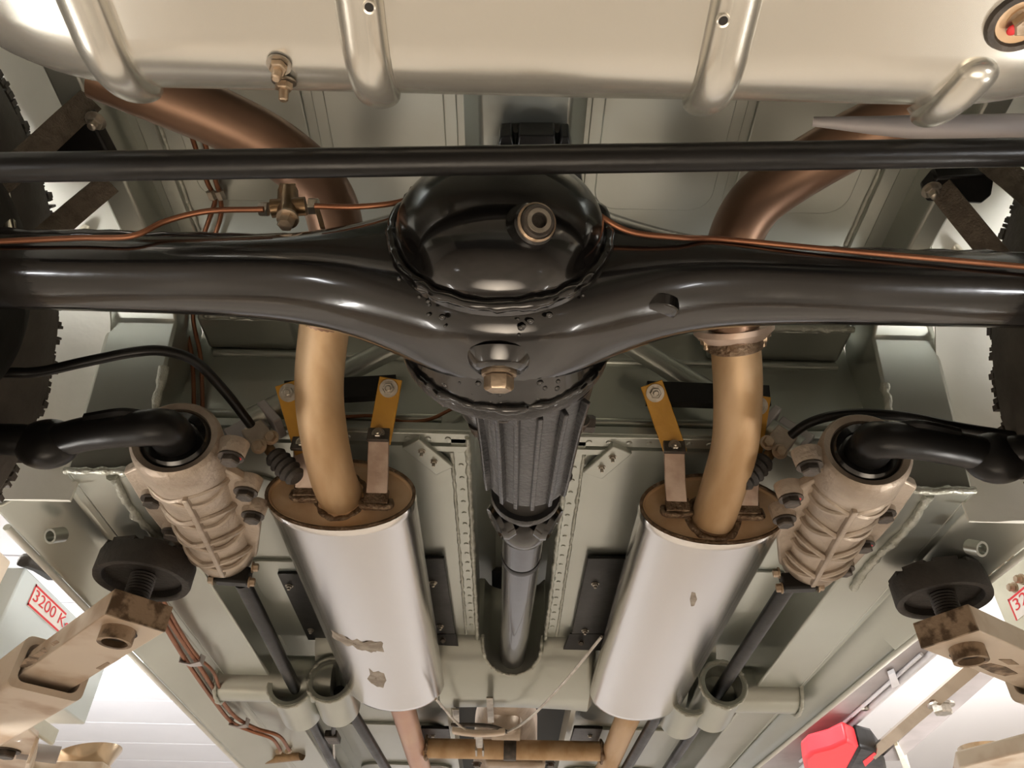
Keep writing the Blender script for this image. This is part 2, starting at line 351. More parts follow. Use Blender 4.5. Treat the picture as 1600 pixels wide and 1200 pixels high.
# crossmember: tube with a wide pressed middle, open for the propshaft
cm = MB()
NX = 84; rings = []
xa, xb = -.40, .44
PR = [(1.575, .634), (1.588, .606), (1.61, .587), (1.64, .567), (1.69, .543), (1.74, .530), (1.775, .536), (1.795, .56)]
def prz(y):
    for (y0, z0), (y1, z1) in zip(PR, PR[1:]):
        if y <= y1: return z0+(z1-z0)*(y-y0)/(y1-y0)
for i in range(NX+1):
    x = xa+(xb-xa)*i/NX; q = (x-.013)/.062; ys = 1.575
    if abs(q) < 1: ys = 1.575+.058*math.sqrt(1-q*q)
    arch = .022*max(0, 1-((x-.015)/.22)**2)
    up = .11*max(0, min(1, (abs(x-.0225)-.165)/.02))*max(0, min(1, (.365-abs(x-.0225))/.008))
    pts = []
    for k, (y, z) in enumerate(PR):
        yy = max(y, ys+.004*k) if y < 1.66 else y
        pts.append((yy, prz(yy)+arch*max(0, (k-4)/3)+up*(1 if k else .3)))
    pts += [(1.795, .76), (ys, .76)]
    rings.append([(x, a, b) for a, b in pts])
cm.loft(rings); cross = cm.build('crossmember', 'paint', body, angle=50)
MB().tube([(-.598, 1.655, .560), (-.36, 1.655, .560)], .047, 28, smooth=False).build('crossmember_tube', 'paint', cross)
MB().tube([(.40, 1.655, .560), (.612, 1.655, .560)], .047, 28, smooth=False).build('crossmember_tube', 'paint', cross)
bead([(-.597, 1.655+.05*math.cos(a), .56+.05*math.sin(a)) for a in [math.pi*2*k/14 for k in range(15)]], .004, parent=cross)
bead([(.611, 1.655+.05*math.cos(a), .56+.05*math.sin(a)) for a in [math.pi*2*k/14 for k in range(15)]], .004, parent=cross)
bead([(.013+.062*math.cos(a), 1.575+.058*math.sin(a), prz(1.575+.058*math.sin(a))-.001) for a in [math.pi*k/16 for k in range(17)]], .004, parent=cross)
for p, a, lab in (((465, 1083), None, 'left outer sleeve'), ((1118, 1083), None, 'right outer sleeve'), ((525, 1076), 1, 'left inner sleeve'), ((1068, 1096), 1, 'right inner sleeve')):
    c = at(*p, z=.545 if a else .54)
    c = c-Vector((0, .026, .004)); MB().hollow(c-Vector((0, .045, 0)), c+Vector((0, .095, -.012)), .044, .037, 28).build('rod_sleeve', 'paint', cross, label=lab)
    bead([c+Vector((.045*math.cos(q), -.041, .045*math.sin(q))) for q in [math.pi*2*k/14 for k in range(15)]], .0045, parent=cross)
# floor in front of the crossmember
for x0, x1 in ((XL1, -.135), (.165, XR0)):
    fp = MB().box(((x0+x1)/2, 2.60, .646), (x1-x0, 2.0, .012)).build('front_floor_pan', 'paint', body)
    MB().box((x1 if x0 < 0 else x0, 2.6, .615), (.012, 1.8, .06)).build('pan_upstand', 'paint', fp)
    for q in range(3):
        pressed('pressed_panel', x0+.03, x1-.03, 1.80+q*.42, 2.14+q*.42, .64, .05, .008, parent=fp)
for s, px in ((-1, 683), (1, 915)):
    c = at(px, 1150, z=.60)
    q = MB().box(c, (.075, .16, .008)).build('black_bracket', 'satin', body, bevel=.002, label='small black bracket ahead of the crossmember, '+('left' if s < 0 else 'right'))
    MB().bolt(c+Vector((.01*s, -.02, -.004)), (0, 0, -1), .005, .005).build('bolt', 'bolt', q)
# sills and wheel arches
for s, rail, xo, xo2 in ((-1, XL0, -.690, -.692), (1, XR1, .715, .640)):
    def X(t, q=0): return (rail+(xo-rail)*t) if not q else (rail-.0*s+(xo2-rail)*t)
    R = []
    for y, e in ((.885, 0), (1.3, .4), (2.1, 1), (3.6, 1)):
        xx = xo+(xo2-xo)*e
        R.append([(rail-.02*s, y, .552), (rail+(xx-rail)*.18, y, .556), (rail+(xx-rail)*.32, y, .540), (rail+(xx-rail)*.62, y, .532), (rail+(xx-rail)*.78, y, .515), (xx-.012*s, y, .512), (xx, y, .53), (xx+.005*s, y, .60), (xx+.005*s, y, .70), (rail-.02*s, y, .70)])
    sl = MB().loft(R).build('sill', 'paint', body, bevel=.004, label=('left' if s < 0 else 'right')+' sill outboard of the chassis rail')
    MB().tube([(xo-.004*s, .94, .513), (xo+(xo2-xo)*.4-.004*s, 1.3, .513), (xo2-.004*s, 2.1, .513), (xo2-.004*s, 3.6, .513)], .005, smooth=False).build('sill_lip', 'arch', sl)
    # wheel arch liner, a wrinkled half drum over the tyre
    cy, cz, rad = .475, .515, .405; rr = []
    for k in range(37):
        a = math.radians(1+190*k/36)
        row = []
        for j in range(13):
            xi_ = (.578 if s < 0 else .606)-.052*max(0, min(1, (k*5-45)/20)); x = s*xi_+s*(.83-xi_)*j/12; p = Vector((x, cy+rad*math.cos(a), cz+rad*math.sin(a)))
            q = rad+.007*noise.noise(p*14)+.003*noise.noise(p*37)
            row.append((x, cy+q*math.cos(a), cz+q*math.sin(a)))
        rr.append(row+[(x, cy+(rad+.005)*math.cos(a), cz+(rad+.005)*math.sin(a)) for x in (s*.84, s*xi_)])
    MB().loft(rr).build('wheel_arch', 'arch', body, angle=60, label='pale '+('left' if s < 0 else 'right')+' wheel arch around the tyre')
    c = at(*((78, 838) if s < 0 else (1535, 858)), z=.505)
    js = MB().hollow(c, c+Vector((-.006*s, .016, .012)), .0105, .0075).build('jacking_tube', 'paint', body)
# tail and rear wings of the body, beyond the frame
for s in (-1, 1):
    MB().prism([(s*.845, y, z) for y, z in ((-.75, .36), (.05, .36), (.07, .53), (.14, .75), (.30, .89), (.475, .93), (.475, 1.05), (-.75, 1.0))], (s*.02, 0, 0)).build('rear_wing', 'paint', body, label=('left' if s < 0 else 'right')+' rear wing beyond the tyre')
    MB().prism([(s*.845, y, z) for y, z in ((.475, .93), (.65, .89), (.81, .75), (.88, .53), (.94, .50), (.94, 1.05), (.475, 1.05))], (s*.02, 0, 0)).build('wing_panel', 'paint', body, label=('left' if s < 0 else 'right')+' wing panel ahead of the tyre')
MB().box((0, -.76, .70), (1.72, .02, .66)).build('tail_panel', 'paint', body)
# diagonal brace tubes
MB().tube([at(392, 656, y=.85), at(625, 538, y=.84)], .0165, 20, smooth=False).build('brace_tube', 'paint', body, label='left diagonal brace tube')
MB().tube([at(1248, 700, y=.85), at(980, 535, y=.84)], .0165, 20, smooth=False).build('brace_tube', 'paint', body, label='right diagonal brace tube')
# hanger bars on the bulkhead
for pts in (((446, 615), (620, 605)), ((1010, 615), (1200, 622))):
    a, b = at(*pts[0], y=.825), at(*pts[1], y=.825)
    MB().strip([a, b], .03, .02, (0, -.3, 1)).build('hanger_bar', 'satin', body)
for (p, q) in (((538, 652), (655, 655)), ((925, 653), (1098, 655))):
    pass
# black bump-stop plates on the rails
for s, pts, bp in ((-1, [(150, 168), (188, 240), (84, 240), (84, 205), (140, 172)], (150, 188)), (1, [(1455, 262), (1545, 258), (1540, 290), (1524, 304), (1440, 300), (1436, 285)], (1455, 296))):
    pl = plate_px('bump_stop_plate', pts, .792, .02, 'satin', body, .003, 'black '+('left' if s < 0 else 'right')+' plate under the rail above the anti-sway bar')
    MB().bolt(at(*bp, z=.772), (0, 0, -1), .0085, .008, .006).build('bolt', 'bolt', pl)
# rebound bracket over the differential
rb = MB().prism([at(x, y, z=.815) for x, y in ((776, 226), (782, 192), (800, 190), (803, 206), (809, 206), (811, 190), (866, 190), (868, 206), (873, 206), (876, 192), (888, 192), (894, 226))], (0, 0, -.03)).build('rebound_bracket', 'satin', body, bevel=.003)
MB().prism([at(x, y, z=.79) for x, y in ((872, 226), (900, 226), (914, 300), (885, 300))], (0, 0, -.014)).build('bracket_leg', 'satin', rb)
MB().prism([at(x, y, z=.79) for x, y in ((776, 226), (800, 226), (780, 300), (756, 300))], (0, 0, -.014)).build('bracket_leg', 'satin', rb)
# ================================================================= fuel tank
tank = thing('fuel_tank', 'large sage painted fuel tank with raised ribs across the top of the view', 'fuel tank', (.02, .05, .55))
TX0, TX1, ZB, YF = -.400, .440, .50, .308
def tank_sec(x):
    d = min(x-TX0, TX1-x); RR = .13
    ins = RR-math.sqrt(max(RR*RR-max(RR-d, 0)**2, 0)); ins *= .75
    y0, y1, z0, z1 = -.36+ins, YF-ins*.62, ZB+ins*.25, .74
    r = .062; P = []
    for cy, cz, a0 in ((y1-r, z0+r, -90), (y1-r, z1-r, 0), (y0+r, z1-r, 90), (y0+r, z0+r, 180)):
        for k in range(11):
            a = math.radians(a0+90*k/10); q = Vector((x, cy+r*math.cos(a), cz+r*math.sin(a))); wv = .0016*noise.noise(q*9)+.0008*noise.noise(q*24)
            P.append((x, q.y+wv*math.cos(a), q.z+wv))
    return P
def dens(P):
    out = []
    for i in range(len(P)):
        a_, b_ = Vector(P[i]), Vector(P[(i+1) % len(P)]); n_ = max(1, int((b_-a_).length/.03))
        for k in range(n_):
            q = a_.lerp(b_, k/n_)
            if k: q.z += .0016*noise.noise(q*9)+.0008*noise.noise(q*24)
            out.append(q)
    return out
xs = [TX0+.13*(1-math.cos(math.pi/2*k/14)) for k in range(15)]
xs = xs[:-1]+[TX0+.13+(TX1-TX0-.26)*k/24 for k in range(25)]+[TX1-.13*(1-math.cos(math.pi/2*k/14)) for k in range(13, -1, -1)]
tsh = MB().loft([dens(tank_sec(x+ (1e-4 if x == TX0 else -1e-4 if x == TX1 else 0))) for x in xs]).build('tank_shell', 'tank', tank, angle=60)
def ribpath(x, ystart):
    r = .062; P = []; N = []
    for k in range(30): P.append((x, ystart+(.246-ystart)*k/30, ZB)); N.append((0, 0, -1))
    for k in range(20):
        a = math.radians(-90+78*k/19); P.append((x, YF-r+r*math.cos(a), ZB+r+r*math.sin(a))); N.append((0, math.cos(a), math.sin(a)))
    return P, N
for x, ys, lab in ((-.281, -.30, 'leftmost rib of the tank'), (-.103, -.30, 'rib with a drilled hole, left of centre'), (.137, -.30, 'rib with a drilled hole, right of centre')):
    rp, rn = ribpath(x, ys)
    MB().ridge(rp, rn, .031, .0115, 11, 1, 5).build('tank_rib', 'tank', tank, label=lab)
MB().ridge([at(1542, 90, z=.500), at(1520, 122, z=.502), at(1490, 152, z=.508), at(1462, 172, z=.522), at(1440, 184, z=.545)], [(0, 0, -1), (0, 0, -1), (0, .3, -1), (0, .7, -.7), (0, 1, -.2)], .028, .0105, 11, 6, 5).build('tank_rib', 'tank', tank, label='short rib at the right end of the tank')
for p in ((577, 11), (1130, 32)):
    c = at(*p, z=ZB-.0105)
    MB().lathe([(0, 0), (.0028, 0), (.0029, -.0006), (.0042, -.001), (.0046, .002)], c, (0, 0, 1), 16).build('hole_rim', 'tank', tank)
    MB().lathe([(0, 0), (.0029, 0), (.0029, .002), (0, .002)], c-Vector((0, 0, .0008)), (0, 0, 1), 16).build('drilled_hole', 'dark', tank)
for p in ((436, 100), (444, 126)):
    c = at(*p, z=ZB+(.001 if p[1] < 110 else .006))
    nz = Vector((0, .25, -1)) if p[1] < 110 else Vector((0, .6, -.8))
    st = MB().lathe([(0, 0), (.0085, 0), (.0085, .0015), (0, .0015)], c, nz, 16).build('washer', 'bolt', tank)
    MB().bolt(c+nz.normalized()*.0012, nz, .0062, .0055, .007, washer=False).build('nut', 'rust_bolt', st)
c = at(1594, 34, z=ZB-.001)
rc = MB().lathe([(.013, .0), (.015, -.003), (.0185, -.003), (.020, .002)], c, (0, 0, 1), 28, 1.1).build('drain_recess', 'dark_bolt', tank)
MB().lathe([(0, .003), (.0145, .002), (.0145, .004), (0, .004)], c-Vector((0, 0, .003)), (0, 0, 1), 28, 1.1).build('recess_floor', 'cap', rc)
MB().bolt(c+Vector((.001, -.001, 0)), (0, .1, -1), .0075, .008).build('drain_plug', 'rust_bolt', rc)
MB().ball(at(1582, 47, z=ZB-.006), .003, (1.2, 1.2, .5)).build('paint_mark', 'redmark', rc)

# ================================================================= cross bar
tag(MB().tube([at(-220, 264, y=.33), at(0, 262, y=.33), at(1600, 238, y=.33), at(1800, 236, y=.33)], .0108, 24, smooth=False).build('panhard_rod', 'satin'), 'long straight satin black bar crossing the whole view between tank and axle', 'suspension bar')
# pale steel tube behind the right end of the tank
tag(MB().tube([at(1270, 190, y=.36), at(1420, 198, y=.35), at(1600, 198, y=.34), at(1760, 202, y=.33)], [.004, .0095, .0105, .0105], 18).build('steel_tube', 'grey'), 'pale steel tube between the right end of the tank and the black bar', 'tube')

# ================================================================= rear axle
axle = thing('rear_axle', 'glossy black banjo rear axle spanning the view with domed cover and pinion nose', 'axle', (-.007, .475, .515))
XB, YA, ZA, RB = -.007, .475, .515, .096
rings = []
for i in range(121):
    x = -.80+1.62*i/120; t = abs(x-XB)
    g = math.exp(-(t/.115)**2); g2 = math.exp(-(t/.17)**2)
    hz = .0335+(RB-.0335)*g; hy = .0345+(.060-.0345)*g2
    n = 2+1.6*g; yc = YA-.004*(1-g2); zc = ZA+(.004 if x > 0 else -.001)*(1-g)
    row = []
    for k in range(40):
        a = 2*math.pi*k/40; ca, sa = math.cos(a), math.sin(a)
        row.append((x, yc+hy*math.copysign(abs(ca)**(2/n), ca), zc+hz*math.copysign(abs(sa)**(2/n), sa)))
    rings.append(row)
hs = MB().loft(rings).build('axle_housing', 'gloss', axle, angle=70)
# welded seam lip along the rear upper edge of each tube
for xa_, xb_ in ((-.80, XB-.105), (XB+.095, .80)):
    P = []
    for k in range(30):
        x = xa_+(xb_-xa_)*k/29; t = abs(x-XB); g = math.exp(-(t/.115)**2)
        P.append((x, YA-.030-.012*g, ZA+.021+.016*g))
    bead(P, .0045, 'weld_seam', 'gloss', hs, .25, 2)
DC = Vector((XB-.006, .417, ZA))
prof = [(.094, .004), (.095, -.002), (.090, -.005), (.088, -.004)]
prof += [(.088*math.cos(math.radians(q)), -.006-.050*math.sin(math.radians(q))) for q in range(5, 91, 5)]
dome = MB().lathe(prof, DC, (0, 1, 0), 56).build('differential_cover', 'gloss', axle, angle=50)
bead([DC+Vector((.091*math.cos(a), -.004, .091*math.sin(a))) for a in [2*math.pi*k/40 for k in range(41)]], .0052, 'weld_bead', 'gloss', dome, .45, 3)
# filler boss on the cover
pc = at(833, 352, y=.368); an = Vector((.28, -.80, -.60)).normalized()
pb = MB().lathe([(.021, -.014), (.019, -.004), (.0165, .002), (.0165, .006), (.012, .008)], pc, an, 28).build('filler_boss', 'gloss', dome)
MB().lathe([(.0145, .005), (.015, .010), (.0135, .0115), (.0130, .0085)], pc, an, 28).build('copper_washer', 'rust_bolt', pb)
MB().lathe([(.0128, .006), (.0128, .013), (.0115, .015), (.0062, .015), (.0058, .008), (0, .008)], pc, an, 28).build('filler_plug', 'dark_bolt', pb)
MB().lathe([(.0058, .0145), (.0060, .0158), (.0092, .0158), (.0096, .0148)], pc+Vector((0, 0, -.0)), an, 24).build('socket_rim', 'bolt', pb, label='worn bright rim of the square socket')
MB().lathe([(.090, -.075), (.0945, -.05), (.096, -.02), (.0985, 0)], (XB, .533, ZA), (0, 1, 0), 56).build('carrier_seat', 'gloss', axle, angle=60)
# drain plug under the housing
dp = at(780, 576, z=.420); ad = Vector((0, .42, -.9)).normalized()
MB().lathe([(.030, -.012), (.024, -.001), (.0185, .003), (.0165, .003), (.0165, -.01)], dp, ad, 28).build('drain_boss', 'gloss', hs)
db = MB().lathe([(0, .0), (.0145, .0), (.0150, .003), (.0145, .006), (0, .006)], dp, ad, 28).build('drain_washer', 'rust_bolt', hs, label='tan plated washer')
MB().bolt(dp+ad*.005, ad, .0125, .014, washer=False).build('drain_plug', 'rust_bolt', db)
# round pad pressed into the right tube
c = at(1022, 490, z=.474); 
MB().lathe([(0, .003), (.017, .003), (.021, .0), (.023, -.008)], c, (0, .35, -.95), 28).build('pressed_pad', 'gloss', hs)
random.seed(11)
sp = MB()
for k in range(46):
    a = math.radians(random.uniform(200, 340)); q = random.choice((0, 1, 1))
    p = DC+Vector((.094*math.cos(a), .006+random.uniform(0, .02), .094*math.sin(a))) if q == 0 else Vector((XB+.0965*math.cos(a), .533-random.uniform(.004, .03), ZA+.0955*math.sin(a)))
    sp.ball(p, random.uniform(.0012, .0032), (1, 1, .8), 8, 5)
sp.build('weld_spatter', 'gloss', hs, kind='stuff')
# carrier: bolted flange, cone, ribbed nose
fc = Vector((XB, .533, ZA))
flg = MB().lathe([(.0, 0), (.099, 0), (.101, .003), (.101, .012), (.097, .015), (0, .015)], fc, (0, 1, 0), 56).build('carrier_flange', 'cast_black', axle)
bead([fc+Vector((.098*math.cos(a), -.002, .098*math.sin(a))) for a in [math.pi+math.pi*k/30 for k in range(31)]], .0045, 'gasket_bead', 'gloss', flg, .6, 3)
for k in range(10):
    a = 2*math.pi*(k+.5)/10
    MB().bolt(fc+Vector((.090*math.cos(a), .015, .090*math.sin(a))), (0, 1, 0), .007, .008).build('flange_nut', 'dark_bolt', flg)
NC = Vector((.0195, 0, .495))
rings = []
for y, cx, cz, rx, rz in ((.545, XB, ZA+.006, .093, .088), (.60, .001, ZA+.006, .076, .070), (.65, .010, .512, .060, .056), (.69, .016, .503, .049, .048), (.72, NC.x, .498, .047, .047), (.742, NC.x, .497, .047, .047), (.75, NC.x, .497, .038, .038)):
    rings.append([(cx+rx*math.cos(a), y, cz+rz*math.sin(a)) for a in [2*math.pi*k/36 for k in range(36)]])
nose = MB().loft(rings).build('pinion_housing', 'cast_black', axle, angle=55)
rings = []
for y, cx, cz, rx, rz in ((.548, .019, .476, .060, .048), (.60, .020, .482, .056, .048), (.66, .021, .488, .053, .048), (.71, .021, .492, .051, .048), (.745, .021, .494, .049, .047)):
    rings.append([(cx+rx*math.cos(a), y, cz+rz*math.sin(a)) for a in [2*math.pi*k/36 for k in range(36)]])
MB().loft(rings).build('nose_body', 'cast_black', nose, angle=60)
for deg in (-150, -122, -104, -84, -62, -38):
    a = math.radians(deg); P = []
    for y, cz, rx, rz in ((.552, .476, .062, .051), (.60, .482, .058, .051), (.66, .488, .055, .051), (.71, .492, .053, .050), (.745, .494, .051, .049)):
        P.append((.020+rx*math.cos(a), y, cz+rz*math.sin(a)))
    MB().strip(P, .008, .005, Vector((math.cos(a), 0, math.sin(a)))).build('cooling_rib', 'cast_black', nose, bevel=.0012)
for p in ((748, 662), (905, 655), (880, 742), (837, 770)):
    c = at(*p, z=.475+(p[1]-655)*.0001)
    MB().bolt(c, (0, 1, -.2), .008, .014).build('bolt', 'dark_bolt', nose)
MB().bolt(at(898, 660, y=.66), (1, 0, -.1), .010, .022).build('breather_plug', 'dark_bolt', nose)
pf = MB().lathe([(0, 0), (.041, 0), (.042, .003), (.042, .008), (.040, .010), (0, .010)], (NC.x, .782, .490), (0, 1, 0), 40).build('pinion_flange', 'cast_black', axle)
MB().lathe([(.032, -.03), (.034, .0), (.030, .001)], (NC.x, .782, .490), (0, 1, 0), 32).build('oil_seal', 'dark', pf)
for p in ((798, 781), (861, 771)):
    MB().ball(at(*p, y=.779), .0045, (1.5, .7, 1)).build('paint_mark', 'redmark', pf)

# ================================================================= propshaft
ps = thing('propshaft', 'black propeller shaft running forward from the axle nose through the tunnel', 'drive shaft', (.02, .87, .505))
yk = MB()
for s in (-1, 1):
    yk.loft([[(NC.x+s*(.026+q), .792+yy, .492+zz) for q, zz in ((-.008, -.016), (.008, -.018), (.012, 0), (.008, .018), (-.008, .016))] for yy, _ in ((0, 0), (.02, 0), (.045, 0))])
yk.build('flange_yoke', 'cast_black', ps, bevel=.002)
for s in (-1, 1):
    ax = Vector((s*.86, .10, -.5)).normalized(); c = Vector((NC.x, .824, .492))+ax*.026
    cp = MB().lathe([(.0, .0), (.024, 0), (.025, .010), (.021, .016), (.018, .013), (0, .012)], c, ax, 28).build('bearing_cap', 'gloss', ps)
    MB().lathe([(.0, .0), (.013, 0), (.013, .003), (0, .003)], c+ax*.012, ax, 20).build('circlip', 'cast_black', cp)
MB().ball((NC.x, .824, .493), .025, (1, .9, 1)).build('joint_spider', 'gloss', ps)
MB().lathe([(.015, 0), (.030, .018), (.034, .04), (.031, .055), (.028, .06)], (NC.x, .832, .494), (0, 1, .1), 32).build('shaft_yoke', 'gloss', ps)
MB().tube([(NC.x, .884, .499), (.017, 1.30, .561), (.011, 1.95, .658)], .0275, 32, smooth=False).build('shaft_tube', 'shaft', ps)
MB().lathe([(.0282, 0), (.029, .004), (.029, .012), (.0282, .016)], (.0190, .985, .514), (0, 1, .149), 32).build('balance_band', 'satin', ps)

# ================================================================= silencers
def silencer(s, c, y1, label):
    c = V(c); t = thing('exhaust_silencer', label, 'silencer', c, 'rear silencers' if 0 else None)
    hw, hh = .101, .0545
    el = lambda y, f, q=0: [(c.x+(hw*f-q)*math.cos(a), y, c.z+(hh*f-q)*math.sin(a)) for a in [2*math.pi*k/56 for k in range(56)]]
    MB().loft([el(c.y+.0015, 1, .002), el(c.y, 1, 0), el(c.y+.012, 1, -.0012), el(c.y+.016, 1), el(y1-.03, 1), el(y1-.012, .97), el(y1, .90)]).build('silencer_body', 'steel', t, angle=50)
    MB().loft([el(c.y-.003, 1, .0012), el(c.y-.004, 1, .003), el(c.y-.004, 1, .0055), el(c.y-.0005, 1, .007), el(c.y-.0002, 1, .014), el(c.y-.0012, .62), el(c.y-.0016, .3), el(c.y-.0016, .03)], caps=False).build('end_cap', 'cap', t, angle=60)
    MB().loft([el(c.y-.005, 1, -.001), el(c.y-.0062, 1, .001), el(c.y-.005, 1, .0036), el(c.y+.001, 1, .0045)], caps=False).build('rolled_rim', 'weld', t, angle=80)
    return t
SL = Vector((-.2285, .898, .550)); SR = Vector((.281, .918, .553))
sil_l = silencer(-1, SL, 1.665, 'left brushed oval silencer with adhesive residue and a brown heat tinted cap')
sil_r = silencer(1, SR, 1.70, 'right brushed oval silencer, cleaner, with a brown heat tinted cap')
# patches of dried adhesive lying on the left silencer
def on_sil(c, x, y, off=.0006):
    q = min(1, abs((x-c.x)/.101)); return Vector((x, y, c.z-(.0545+off)*math.sqrt(max(0, 1-q*q))))
def patch(name, c, outline, par, m='stain'):
    mb = MB(); pts = [at(*p, z=c.z-.05) for p in outline]; cen = sum(pts, Vector())/len(pts)
    rings = []
    for f in (1, .66, .33, .05):
        rings.append([on_sil(c, cen.x+(p.x-cen.x)*f, cen.y+(p.y-cen.y)*f, .0008 if f < 1 else -.0002) for p in pts])
    mb.loft(rings, True, False).build(name, m, par)
random.seed(3)
def band(c, x0p, x1p, yp, amp):
    out = []
    for k in range(14): out.append((x0p+(x1p-x0p)*k/13, yp(k/13)-amp*random.uniform(.4, 1)))
    for k in range(13, -1, -1): out.append((x0p+(x1p-x0p)*k/13, yp(k/13)+amp*random.uniform(.3, 1)))
    return out
patch('adhesive_band', SL, band(SL, 503, 606, lambda t: 996+13*t**.7, 11), sil_l)
patch('adhesive_patch', SL, [(576, 1040), (583, 1046), (592, 1044), (601, 1048), (605, 1060), (600, 1072), (590, 1071), (580, 1066), (573, 1059), (578, 1050)], sil_l)
patch('smudge', SR, [(1080, 920), (1086, 921), (1089, 932), (1084, 943), (1079, 944), (1077, 932)], sil_r)

# exhaust pipes over the axle
def exhaust(s, pts, rad, label, flange=None, joint=0):
    P = [V(p) for p in pts]
    t = thing('exhaust_pipe', label, 'exhaust pipe', P[0])
    MB().tube(P[:5], rad, 28, 10).build('rear_bend', 'pipe', t, angle=60)
    MB().tube(P[4:], rad, 28, 10).build('over_axle_pipe', 'pipe_dark', t, angle=60)
    d = (P[1]-P[0]).normalized()
    sd, up, _ = frame((0, -1, 0))
    bead([P[0]+Vector((0, -.004, 0))+Vector((math.cos(a)*(rad+.004), 0, math.sin(a)*(rad+.004)*1.02)) for a in [2*math.pi*k/28 for k in range(29)]], .0055, 'weld_bead', 'weld', t, .2, 2)
    return t
RP = .0295
yl = SL.y
def pth(L): return [at(px, py, **k) for px, py, k in L]
pl = [Vector((-.228, .905, .548))]+pth([(519, 740, dict(z=.552)), (503, 660, dict(z=.575)), (499, 590, dict(z=.605)), (508, 500, dict(z=.640)), (522, 420, dict(z=.655)), (524, 350, dict(z=.668)), (498, 290, dict(z=.678)), (432, 232, dict(z=.685)), (350, 188, dict(z=.69)), (260, 150, dict(z=.69)), (150, 105, dict(z=.69))])
ex_l = exhaust(-1, pl, RP, 'left exhaust pipe, tan below the axle, dark brown where it bends left')
pr_ = [at(1113, 812, y=.922)]+pth([(1132, 755, dict(z=.560)), (1149, 690, dict(z=.580)), (1153, 610, dict(z=.605)), (1149, 530, dict(z=.640)), (1140, 450, dict(z=.655)), (1147, 380, dict(z=.668)), (1178, 320, dict(z=.678)), (1240, 272, dict(z=.685)), (1320, 225, dict(z=.69)), (1400, 185, dict(z=.69)), (1480, 140, dict(z=.69))])
ex_r = exhaust(1, pr_, RP, 'right exhaust pipe with a bolted flange, bending right over the axle')
# flange joint on the right pipe
jc = at(1147, 532, z=.640); ja = (pr_[4]-pr_[3]).normalized()
jf = MB().lathe([(RP, -.012), (RP+.004, -.010), (RP+.0055, -.002), (RP+.003, .004), (RP+.003, .012)], jc, ja, 32).build('welded_collar', 'weld', ex_r)
MB().lathe([(RP, 0), (RP+.002, -.006), (RP+.010, .004), (RP+.010, .011), (RP, .011)], jc+ja*.008, ja, 32, 1.2, (0, 0, 1)).build('flange', 'tab', ex_r)
for p in ((1103, 528), (1192, 523)):
    MB().bolt(at(*p, z=.637), -ja, .007, .008, .006).build('flange_bolt', 'rust_bolt', jf)
# silencer hangers: welded tabs and yellow straps
def tabs(sil, c, foot, top, label=None):
    w_ = .0285
    f0 = at(*foot, y=c.y-.006); t0 = at(*top, y=c.y-.062)
    tb = MB().strip([f0+Vector((0, .004, -.001)), f0+Vector((0, -.004, .006)), f0.lerp(t0, .45)+Vector((0, .004, 0)), t0], w_, .004, (1, 0, 0)).build('hanger_tab', 'tab', sil, bevel=.001)
    MB().strip([f0+Vector((0, .003, -.004)), f0+Vector((0, -.0065, .001)), f0+Vector((0, -.0075, .018))], w_+.003, .0065, (1, 0, 0)).build('tab_foot', 'weld', tb)
    bead([f0+Vector((-.017, .0, .008)), f0+Vector((-.016, -.004, -.003)), f0+Vector((.016, -.004, -.003)), f0+Vector((.017, .0, .008))], .0045, 'weld_bead', 'weld', tb, .3, 5)
    MB().box(t0+Vector((0, -.0005, -.004)), (w_+.001, .006, .020)).build('tab_end', 'dark_bolt', tb, bevel=.001)
    MB().bolt(t0+Vector((0, -.003, -.004)), (0, -1, -.2), .0065, .005, .002).build('bolt', 'bolt', tb)
    return t0
def strap(a, b, label):
    a, b = V(a), V(b)
    d = (b-a).normalized(); sd = Vector((1, 0, 0))
    s_ = MB().strip([a-d*.012, a.lerp(b, .5), b+d*.014], .031, .005, sd).build('hanger_strap', 'yellow', None, bevel=.001)
    s_['label'] = label; s_['category'] = 'strap'
    n = sd.cross(d); n = n if n.y < 0 else -n
    w_ = MB().lathe([(0, 0), (.0125, 0), (.0125, .0015), (0, .0015)], b+n*.003, n, 20).build('washer', 'bolt', s_)
    MB().bolt(b+n*.0035, n, .0078, .006, .001, washer=False).build('bolt', 'bolt', w_)
t0 = tabs(sil_l, SL, (588, 790), (592, 676)); strap(t0+Vector((.002, .004, 0)), at(608, 607, y=.802), 'yellow hanger strap standing right of the left exhaust pipe')
t0 = tabs(sil_l, SL, (478, 778), (474, 690)); strap(t0+Vector((.000, .004, 0)), at(452, 614, y=.802), 'yellow hanger strap half hidden left of the left exhaust pipe')
t0 = tabs(sil_r, SR, (1058, 802), (1053, 695)); strap(t0+Vector((.000, .004, 0)), at(1023, 614, y=.810), 'yellow hanger strap standing left of the right exhaust pipe')
t0 = tabs(sil_r, SR, (1168, 806), (1172, 716)); strap(t0+Vector((.000, .004, 0)), at(1184, 634, y=.810), 'yellow hanger strap almost hidden behind the right exhaust pipe')
